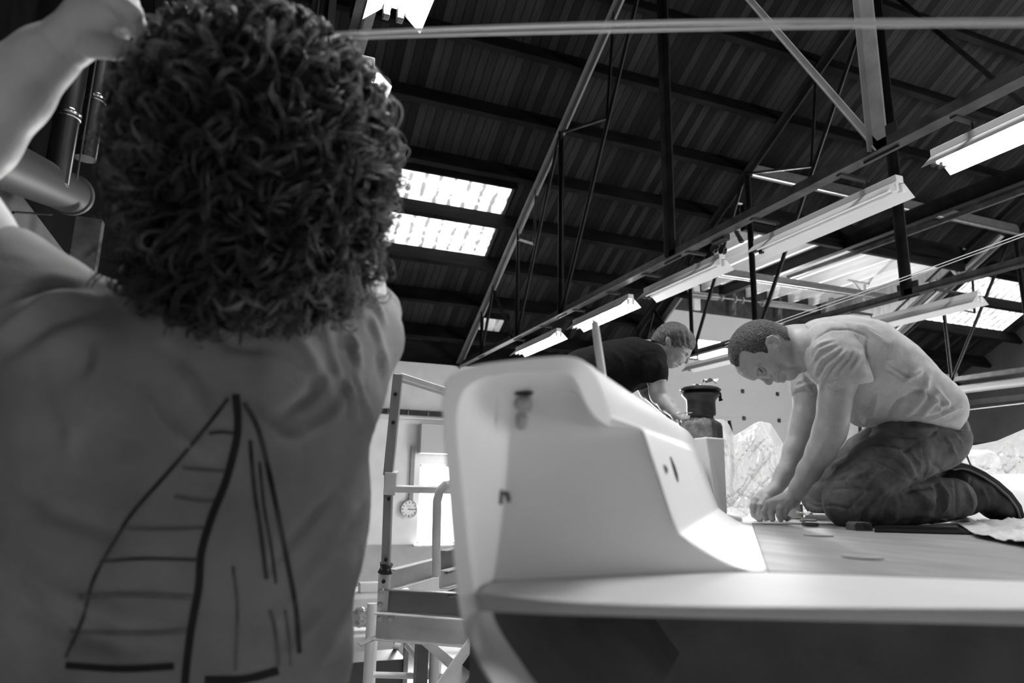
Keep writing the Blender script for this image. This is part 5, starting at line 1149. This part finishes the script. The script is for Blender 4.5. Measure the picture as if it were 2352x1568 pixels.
FW_ = [([(660, 740), (720, 830), (760, 900)], 13, 9), ([(735, 720), (765, 800), (800, 900), (815, 960)], 8, 13), ([(770, 720), (812, 790), (830, 900), (850, 980), (872, 1010)], 8, 14), ([(800, 680), (850, 740), (880, 830), (900, 900)], 9, 12), ([(750, 760), (785, 850), (805, 950)], 7, -12), ([(790, 740), (822, 850), (845, 950)], 7, -12), ([(830, 700), (868, 800), (885, 900)], 7, -10), ([(840, 660), (880, 740)], 7, 9),
       ([(330, 900), (390, 980), (470, 1040)], 16, 7), ([(380, 800), (440, 860), (480, 930)], 14, -8), ([(600, 950), (640, 1000), (680, 1010)], 16, 9), ([(690, 1000), (760, 960), (800, 900)], 14, 8), ([(640, 960), (720, 900), (740, 850)], 12, -8),
       ([(0, 760), (100, 690), (200, 670)], 16, 9), ([(0, 690), (120, 650), (220, 660)], 12, -9), ([(0, 820), (120, 740), (260, 700)], 18, -8), ([(190, 760), (200, 820), (190, 850)], 16, -7), ([(120, 880), (170, 980), (160, 1050)], 22, 6),
       ([(0, 1080), (120, 1180), (260, 1230)], 20, -7), ([(0, 1250), (120, 1350), (300, 1420)], 22, 8), ([(0, 1350), (140, 1450), (300, 1500)], 20, -8), ([(660, 1500), (760, 1380), (830, 1250)], 16, 9), ([(700, 1560), (790, 1430), (850, 1300)], 12, -8), ([(640, 1420), (740, 1280), (830, 1150)], 16, 7), ([(620, 1300), (720, 1180), (840, 1060)], 14, -6), ([(420, 700), (520, 790), (620, 800)], 14, -7)]
P2 = folds(P2, Q2, [(a_, w_, h_*2.3) for a_, w_, h_ in FW_], d1); P2 = P2+normals(P2, Q2)*(noise3(P2, 26, 2)*.0018)[:, None]
tee = to_obj('t_shirt', [(P2, Q2)], m_tee3, fm)
# the drawing on the shirt, laid on the cloth
from mathutils.bvhtree import BVHTree
bvh = BVHTree.FromPolygons([tuple(p) for p in P2], [tuple(int(i) for i in q) for q in Q2])
def on_shirt(x, y, lift=.0012):
    r = ray(x, y); h_ = bvh.ray_cast(Vector(CAM), Vector(r/np.linalg.norm(r)), 3.)
    if h_[0] is None: return None
    return np.array(h_[0])-r/np.linalg.norm(r)*lift
m_ink = mat('black_print', .012, .8); m_ink2 = mat('faded_print', .05, .85, noise=.05, nscale=20); m_ink3 = mat('fainter_print', .13, .85, noise=.05, nscale=20)
def ribbon(pts, w, m, name='shirt_print'):
    c = [(a[0], a[1]) for a in catl([(x, y, 0) for x, y in pts], 10)]; rows_ = []
    for i, (x, y) in enumerate(c):
        x1, y1 = c[min(i+1, len(c)-1)]; x0, y0 = c[max(i-1, 0)]; L = math.hypot(x1-x0, y1-y0)+1e-9; nx, ny = -(y1-y0)/L, (x1-x0)/L
        q = [on_shirt(x+nx*w*t, y+ny*w*t) for t in (-1, -.5, 0, .5, 1)]
        if any(v is None for v in q): continue
        rows_.append(q)
    if len(rows_) > 1: MB().grid(rows_).build(name, m, fm, smooth=True)
ribbon([(541, 905), (546, 960), (543, 1010), (520, 1100), (485, 1190), (462, 1270), (456, 1350), (438, 1450), (425, 1560), (420, 1640)], 9, m_ink)
ribbon([(150, 1528), (280, 1536), (400, 1530)], 8, m_ink); ribbon([(470, 1562), (560, 1560), (640, 1540)], 9, m_ink)
for pts, w in (([(524, 915), (470, 985), (390, 1080), (310, 1170), (270, 1230), (215, 1330), (190, 1420), (150, 1510)], 4.5), ([(480, 995), (510, 992), (536, 995)], 4), ([(228, 1290), (330, 1283), (450, 1286)], 4), ([(560, 925), (590, 980), (612, 1060), (640, 1190), (662, 1300), (680, 1400), (688, 1500)], 6), ([(574, 1010), (585, 1130), (600, 1230), (612, 1330)], 5), ([(596, 1060), (606, 1160), (622, 1250), (634, 1340)], 3.5)):
    ribbon(pts, w, m_ink2)
for pts, w in (([(420, 1075), (480, 1080), (520, 1082)], 4), ([(400, 1140), (460, 1150), (500, 1150)], 4), ([(285, 1215), (380, 1215), (470, 1212)], 4), ([(180, 1370), (300, 1366), (440, 1372)], 7), ([(160, 1450), (300, 1455), (430, 1450)], 6), ([(540, 1540), (545, 1400), (535, 1300)], 4), ([(620, 1400), (632, 1450), (640, 1530)], 5), ([(655, 1400), (664, 1470), (668, 1530)], 4)):
    ribbon(pts, w, m_ink3)
# legs below the frame, standing on planks
t = Soft(1.0); zf = 1.32
hp = atD(540, 1800, 1.02); 
class W3(Soft):
    def pt(s, x, y, d=None): return np.array([x, y, d])
    def rad(s, r, d=None): return r
t = W3(1.); hx_, hy_ = hp[0], hp[1]
t.chain([(hx_, hy_, hp[2]+.12, .15), (hx_, hy_, hp[2]-.02, .16)], .05)
for sx in (-.1, .1): t.chain([(hx_+sx*_rh[0], hy_+sx*_rh[1], hp[2]-.05, .10), (hx_+sx*1.1*_rh[0], hy_+sx*1.1*_rh[1], hp[2]-.48, .075), (hx_+sx*1.2*_rh[0], hy_+sx*1.2*_rh[1], zf+.12, .06)], .03)
P3_, Q3 = t.mesh(.012); to_obj('trousers', [(P3_, Q3)], m_trs2, fm)
for sx in (-.12, .12):
    o = W3(1.); c_ = np.array([hx_+sx*_rh[0], hy_+sx*_rh[1], zf+.055]); o.chain([tuple(c_)+(.05,), tuple(c_+_fh*.17-np.array([0, 0, .012]))+(.038,)], .02); P, Q = o.mesh(.008); P[:, 2] = np.maximum(P[:, 2], zf); to_obj('shoe', [(P, Q)], m_boot, fm)
fp = thing('work_platform', 'plank work platform carrying the curly haired man beside the boat', 'platform', (hx_, hy_, 0))
MB().box((hx_-.1, hy_-.1, zf-.03), (.95, .9, .05)).build('plank_deck', m_pale, fp)
for sx in (-.5, .3):
    for sy in (-.5, .3): MB().tube((hx_+sx, hy_+sy, 0), (hx_+sx, hy_+sy, zf-.05), .024).build('leg', m_rail, fp, smooth=True)

# curly hair: a dense inner mass under many springy locks
m_curl = bpy.data.materials.new('curly_hair'); m_curl.use_nodes = True; _nt = m_curl.node_tree; _p = _nt.nodes['Principled BSDF']
_p.inputs['Base Color'].default_value = (.025, .025, .025, 1); _p.inputs['Roughness'].default_value = .42; _p.inputs['Specular IOR Level'].default_value = .5
_tl = _nt.nodes.new('ShaderNodeBsdfTranslucent'); _tl.inputs[0].default_value = (.35, .35, .35, 1); _m1 = _nt.nodes.new('ShaderNodeMixShader'); _m1.inputs[0].default_value = .12
_nt.links.new(_p.outputs[0], _m1.inputs[1]); _nt.links.new(_tl.outputs[0], _m1.inputs[2]); _nt.links.new(_m1.outputs[0], _nt.nodes['Material Output'].inputs[0])
hm = Soft(d1-.02); hc = d1-.02
hm.ell(600, 372, hc, 266, 305, .15, 0, 20).ell(585, 610, hc, 235, 115, .13, 0, 40)
Pq, Qq = hm.mesh(.006); Nq = normals(Pq, Qq); Pq = Pq+Nq*(noise3(Pq, 90, 6)*.007)[:, None]
hair = to_obj('hair', [(Pq, Qq)], mat('hair_mass_dark', .006, .8), fm)
rg = np.random.RandomState(11); N_ = 1300
PS = Pq[rg.randint(0, len(Pq), N_*2)]; x, y, k = proj(PS)
PS = PS[~((y > 620) & (k > hc+.03))][:N_]                              # keep curls off the face side low down
_, nn = None, None
c0 = atD(592, 400, hc); V_ = []; F_ = []; base = 0; NS = 5; NT = 30
for i, p in enumerate(PS):
    out = p-c0; out /= np.linalg.norm(out); xx = rg.normal(size=3); tang = np.cross(out, xx); tang /= np.linalg.norm(tang)
    tang = tang*.8-np.array([0, 0, 1])*.6; tang -= out*(tang@out)*.5; tang /= np.linalg.norm(tang)
    bi = np.cross(out, tang); bi /= np.linalg.norm(bi); L = rg.uniform(.05, .10); turns = rg.uniform(.8, 2.2); R0 = rg.uniform(.006, .018); ph = rg.uniform(0, 6.28)
    tt = np.linspace(0, 1, NT); rr_ = R0*np.minimum(1, tt*3+.3); lift = out[None, :]*(.006+.02*np.sin(tt*math.pi*.6)[:, None]*rg.uniform(.2, 1.2))
    cen_ = p[None, :]+tang[None, :]*(tt*L-.3*L)[:, None]+lift-out[None, :]*((tt*L-.3*L)**2*3.2)[:, None]
    an = ph+tt*turns*6.28; cv = cen_+out[None, :]*(np.cos(an)*rr_)[:, None]+bi[None, :]*(np.sin(an)*rr_)[:, None]
    for s_ in range(3):                                                # three strands to a lock
        off = rg.normal(size=3)*.0022; c2 = cv+off+rg.normal(size=3)*.002*tt[:, None]
        T_ = np.gradient(c2, axis=0); T_ /= np.linalg.norm(T_, axis=1)[:, None]+1e-9
        A_ = np.cross(T_, out); A_ /= np.linalg.norm(A_, axis=1)[:, None]+1e-9; B_ = np.cross(T_, A_)
        th = (.0015*np.clip(1.15-tt, .15, 1)*rg.uniform(.7, 1.3))[:, None]
        ring_ = [c2+(A_*math.cos(q*2*math.pi/4)*1.5+B_*math.sin(q*2*math.pi/4)*.8)*th for q in range(4)]
        V_.append(np.stack(ring_, 1).reshape(-1, 3)); j = np.arange(NT-1)[:, None]*4; q = np.arange(4)[None, :]
        F_.append(np.stack([j+q, j+(q+1) % 4, j+4+(q+1) % 4, j+4+q], -1).reshape(-1, 4)+base); base += NT*4
to_obj('curls', [(np.concatenate(V_), np.concatenate(F_))], m_curl, hair, kind='stuff')
m_fly = bpy.data.materials.new('backlit_hair_ends'); m_fly.use_nodes = True; _nt = m_fly.node_tree; _p = _nt.nodes['Principled BSDF']  # rim light put into a paler colour for the outermost curls
_p.inputs['Base Color'].default_value = (.28, .28, .28, 1); _p.inputs['Roughness'].default_value = .4
_tl = _nt.nodes.new('ShaderNodeBsdfTranslucent'); _tl.inputs[0].default_value = (.6, .6, .6, 1); _m1 = _nt.nodes.new('ShaderNodeMixShader'); _m1.inputs[0].default_value = .5
_nt.links.new(_p.outputs[0], _m1.inputs[1]); _nt.links.new(_tl.outputs[0], _m1.inputs[2]); _nt.links.new(_m1.outputs[0], _nt.nodes['Material Output'].inputs[0])
V_ = []; F_ = []; base = 0; NT = 40; PS = Pq[rg.randint(0, len(Pq), 1400)]; x, y, k = proj(PS)
rr2 = np.hypot((x-592)/275, (y-385)/330); PS = PS[(rr2 > .80) & ((y < 560) | (x > 560))][:640]
for p in PS:
    out = p-c0; out /= np.linalg.norm(out); tang = np.cross(out, rg.normal(size=3)); tang /= np.linalg.norm(tang); tang = tang*.8-np.array([0, 0, .5]); tang /= np.linalg.norm(tang)
    bi = np.cross(out, tang); L = rg.uniform(.03, .07); turns = rg.uniform(.5, 1.5); R0 = rg.uniform(.008, .018); ph = rg.uniform(0, 6.28); tt = np.linspace(0, 1, NT); an = ph+tt*turns*6.28
    cv = p+tang*(tt*L-.4*L)[:, None]+out*(.008+.016*np.sin(tt*math.pi)*rg.uniform(.2, 1.3))[:, None]+out*(np.cos(an)*R0*tt**.4)[:, None]+bi*(np.sin(an)*R0*tt**.4)[:, None]
    for s_ in range(4):
        c2 = cv+rg.normal(size=3)*.0022+rg.normal(size=3)*.004*tt[:, None]; T_ = np.gradient(c2, axis=0); T_ /= np.linalg.norm(T_, axis=1)[:, None]+1e-9
        A_ = np.cross(T_, out); A_ /= np.linalg.norm(A_, axis=1)[:, None]+1e-9; B_ = np.cross(T_, A_); th = (.0011*np.clip(1.15-tt, .2, 1))[:, None]
        V_.append(np.stack([c2+(A_*math.cos(q*2*math.pi/4)*1.3+B_*math.sin(q*2*math.pi/4))*th for q in range(4)], 1).reshape(-1, 3)); j = np.arange(NT-1)[:, None]*4; q = np.arange(4)[None, :]
        F_.append(np.stack([j+q, j+(q+1) % 4, j+4+(q+1) % 4, j+4+q], -1).reshape(-1, 4)+base); base += NT*4
to_obj('loose_curls', [(np.concatenate(V_), np.concatenate(F_))], m_fly, hair, kind='stuff')
# ================================================================== SCAFFOLD AND CLUTTER AT THE LEFT OF THE BOAT
m_alu = mat('worn_aluminium', .66, .45, metal=.0, noise=.08, nscale=9, bump=.15, bscale=60)
m_alud = mat('grey_painted_channel', .24, .5, noise=.03, nscale=6)
m_aluw = mat('pale_scaffold_tube', .68, .45, noise=.05, nscale=9)
SD = 3.0
sc = thing('scaffold_tower', 'grey metal scaffold tower with guard rail and bolted channel beams beside the boat', 'scaffold', atD(920, 1560, SD)*np.array([1, 1, 0]))
A = lambda x, y, d=SD: atD(x, y, d)
def bar(nm, pts, w, h, m=m_alu, r=False, up=None):
    mb = MB()
    if r: mb.path([A(*p) for p in pts], w, 12); return mb.build(nm, m, sc, smooth=True)
    for p, q in zip(pts[:-1], pts[1:]): mb.beam(A(*p), A(*q), h, w, up=tuple(RI) if up is None else up)
    return mb.build(nm, m, sc, bevel=.003)
bar('post', [(915, 858), (892, 1090)], .040, .045, m_alud); bar('post', [(894, 1080), (886, 1310)], .036, .042, m_alud)
bar('post_sleeve', [(900, 1082), (896, 1134)], .052, .055, m_alu)
MB().path([A(888, 1294), A(886, 1304), A(885, 1314)], [.03, .024, .034], 12).build('rubber_collar', m_black, sc, smooth=True)
bar('lower_post', [(884, 1312), (880, 1405)], .048, .05, m_alu)
for x, y in ((893, 1145), (886, 1285), (881, 1335), (903, 970), (908, 905)): MB().lathe(A(x, y, SD-.03), [(0, -.004), (.008, -.004), (.008, .004), (0, .004)], 14, axis=-FW).build('pin_hole', m_black, sc)
bar('guard_rail', [(902, 1122), (1000, 1124), (1080, 1126)], .028, .03, m_alu)
bar('handle_tube', [(1003, 1322, 2.9), (1002, 1250, 2.9), (1004, 1150, 2.9), (1010, 1126, 2.9), (1022, 1114, 2.9), (1040, 1112, 2.95)], .019, 0, m_alu, r=True)
bar('top_brace', [(918, 862), (1060, 908)], .026, .02, m_alu); bar('top_rail', [(924, 872), (1060, 915)], .012, 0, m_aluw, r=True)
def channel(nm, x0, y0, x1, y1, hpx, d0, d1, m, lip=.04):
    p, q = A(x0, y0, d0), A(x1, y1, d1); h = hpx*(d0+d1)/2/FPX; mb = MB(); up = np.array([0, 0, 1.])
    P, Q, d, L, a, b = mb.frame(p, q, up); mb.box((P+Q)/2, (L, .006, h), (d, a, b))
    for s in (1, -1): mb.box((P+Q)/2+b*s*h/2+a*(-lip/2 if (a@FW) > 0 else lip/2)*1, (L, lip, .006), (d, a, b))
    return mb.build(nm, m, sc, bevel=.002)
channel('upper_channel', 878, 1377, 1080, 1389, 50, SD, 2.9, m_alud); channel('lower_channel', 864, 1435, 1090, 1452, 56, SD-.06, 2.85, m_alu)
for x, y in ((872, 1419), (897, 1420), (875, 1358), (873, 1388)):
    c = A(x, y, SD-.1); q = MB(); q.lathe(c, [(0, -.004), (.014, -.004), (.014, .002), (.009, .003), (.009, .012), (0, .012)], 6, axis=-FW); q.build('bolt', m_galv, sc)
channel('stair_stringer', 893, 1330, 1000, 1302, 42, SD+.05, 3.3, m_alu); channel('stair_stringer', 1010, 1290, 1075, 1270, 46, 3.0, 3.3, m_alud); channel('stair_stringer', 1010, 1330, 1075, 1312, 36, 2.95, 3.2, m_alu)
MB().slab([A(1022, 1358, 3.0), A(1060, 1345, 3.0), A(1070, 1365, 2.9), A(1030, 1368, 2.9)], (0, 0, -.01)).build('tread', m_alud, sc)
bar('angle_bracket', [(825, 1480, 2.9), (866, 1462, 2.95), (920, 1470, 3.1)], .03, .004, m_alud); bar('angle_bracket', [(908, 1488, 2.9), (918, 1470, 3.0)], .03, .004, m_alu)
# boat side strut with a slot
st_ = thing('boarding_strut', 'sloping metal strut with a dark slot running down beside the transom', 'strut', A(1060, 1530, 2.2)*np.array([1, 1, 0]))
p, q = A(1105, 1470, 2.3), A(985, 1640, 2.2); MB().beam(p, q, .03, .075, up=tuple(RI)).build('strut', m_alu, st_, bevel=.004); MB().beam(p+RI*.05, q+RI*.05, .02, .018, up=tuple(RI)).build('flange', m_alud, st_)
p, q = A(1094, 1500, 2.26), A(1070, 1534, 2.24); MB().beam(p, q, .016, .03, up=tuple(RI)).build('slot', m_black, st_)
# pale trestle below, standing on the floor
tr = thing('trestle', 'pale tubular trestle with a diagonal brace standing behind the scaffold', 'trestle', A(930, 1560, 3.6)*np.array([1, 1, 0]))
def leg(nm, a, b_, r=.021): return MB().tube(a, b_, r).build(nm, m_aluw, tr, smooth=True)
for x, y in ((855, 1385), (1000, 1450)): a = A(x, y, 3.6); leg('leg', a, np.array([a[0], a[1], 0.]), .026)
leg('cross_bar', A(855, 1549, 3.6), A(1100, 1556, 3.6), .016); leg('diagonal_brace', A(932, 1480, 3.62), A(1003, 1565, 3.62), .014)
for x, y in ((855, 1385), (1000, 1450)): a = A(x, y, 4.1)+RI*.02; leg('leg', a, np.array([a[0], a[1], 0.]), .024)
# workbench with clutter by the wall
wbx = thing('workbench', 'pale workbench with a lower shelf against the wall by the floor', 'bench', (1.9, 10.9, 0))
T_ = atD(845, 1362, 7.6); bz = T_[2]
bx0 = np.array([T_[0], T_[1], 0]); ex = _rh*.55; ey = _fh*.3
MB().box((T_[0]-.15, T_[1]+.2, bz-.02), (1.3, .6, .05)).build('bench_top', m_aluw, wbx, bevel=.004); MB().box((T_[0]-.15, T_[1]+.2, bz-.42), (1.3, .6, .03)).build('shelf', m_aluw, wbx)
MB().box((T_[0]-.15, T_[1]+.2, bz-.85), (1.2, .5, .3)).build('drawer_case', m_black, wbx, bevel=.01)
for sx in (-.75, .45):
    for sy in (-.05, .45): MB().box((T_[0]+sx, T_[1]+sy, (bz-.04)/2), (.05, .05, bz-.04)).build('leg', m_rail, wbx)
for k, (dx, w, h, mm, lab) in enumerate(((.02, .22, .10, m_white, 'small white box on the workbench top'), (-.22, .14, .13, m_black, 'dark tool lying on the workbench top beside the white box'), (.16, .1, .05, m_alud, 'low grey tin on the workbench top'))):
    single(MB().box((T_[0]+dx, T_[1]+.08, bz+.006+h/2), (w, .14, h)), 'box' if k == 0 else 'hand_tool' if k == 1 else 'tin', mm, lab, ['box', 'tool', 'tin'][k], bevel=.008)
o = Soft(7.7); sb = W3(1.); c_ = np.array([T_[0]-.05, T_[1]+.15, bz-.28]); sb.chain([tuple(c_)+(.1,), tuple(c_+np.array([.18, 0, -.02]))+(.08,)], .03); P, Q = sb.mesh(.012); P = P+normals(P, Q)*(noise3(P, 40, 5)*.014)[:, None]; P[:, 2] = np.maximum(P[:, 2], bz-.403)
bag = to_obj('plastic_bag', [(P, Q)], m_film, wbx); w_ = wloc(bag); bag.parent = None; bag.location = w_; bag['label'] = 'crumpled pale bag on the lower shelf of the workbench'; bag['category'] = 'bag'
# dark clutter under the scaffold: row of shoes and crates on the floor
for k, (x, y) in enumerate(((962, 1482), (975, 1483), (988, 1484), (1012, 1484), (1026, 1485), (1040, 1484))):
    c = atD(x, y, 8.2); single(MB().box((c[0], c[1], .09), (.07, .2, .18)), 'canister', m_black if k % 2 else m_steel, 'small dark canister on the floor below the channel beam, %s from the left' % ordn[k], 'canister', 'dark canisters on the floor', bevel=.02)
# planks under the second man
sp2 = thing('side_platform', 'plank walkway along the far side of the boat under the man in black', 'platform', (feet[0][0], feet[0][1], 0))
MB().box((feet[0][0], feet[0][1]+.15, PLZ-.03), (.9, 1.3, .05)).build('plank_deck', m_pale, sp2)
for sx in (-.35, .35):
    for sy in (-.4, .7): MB().box((feet[0][0]+sx, feet[0][1]+sy, (PLZ-.06)/2), (.06, .06, PLZ-.06)).build('leg', m_rail, sp2)
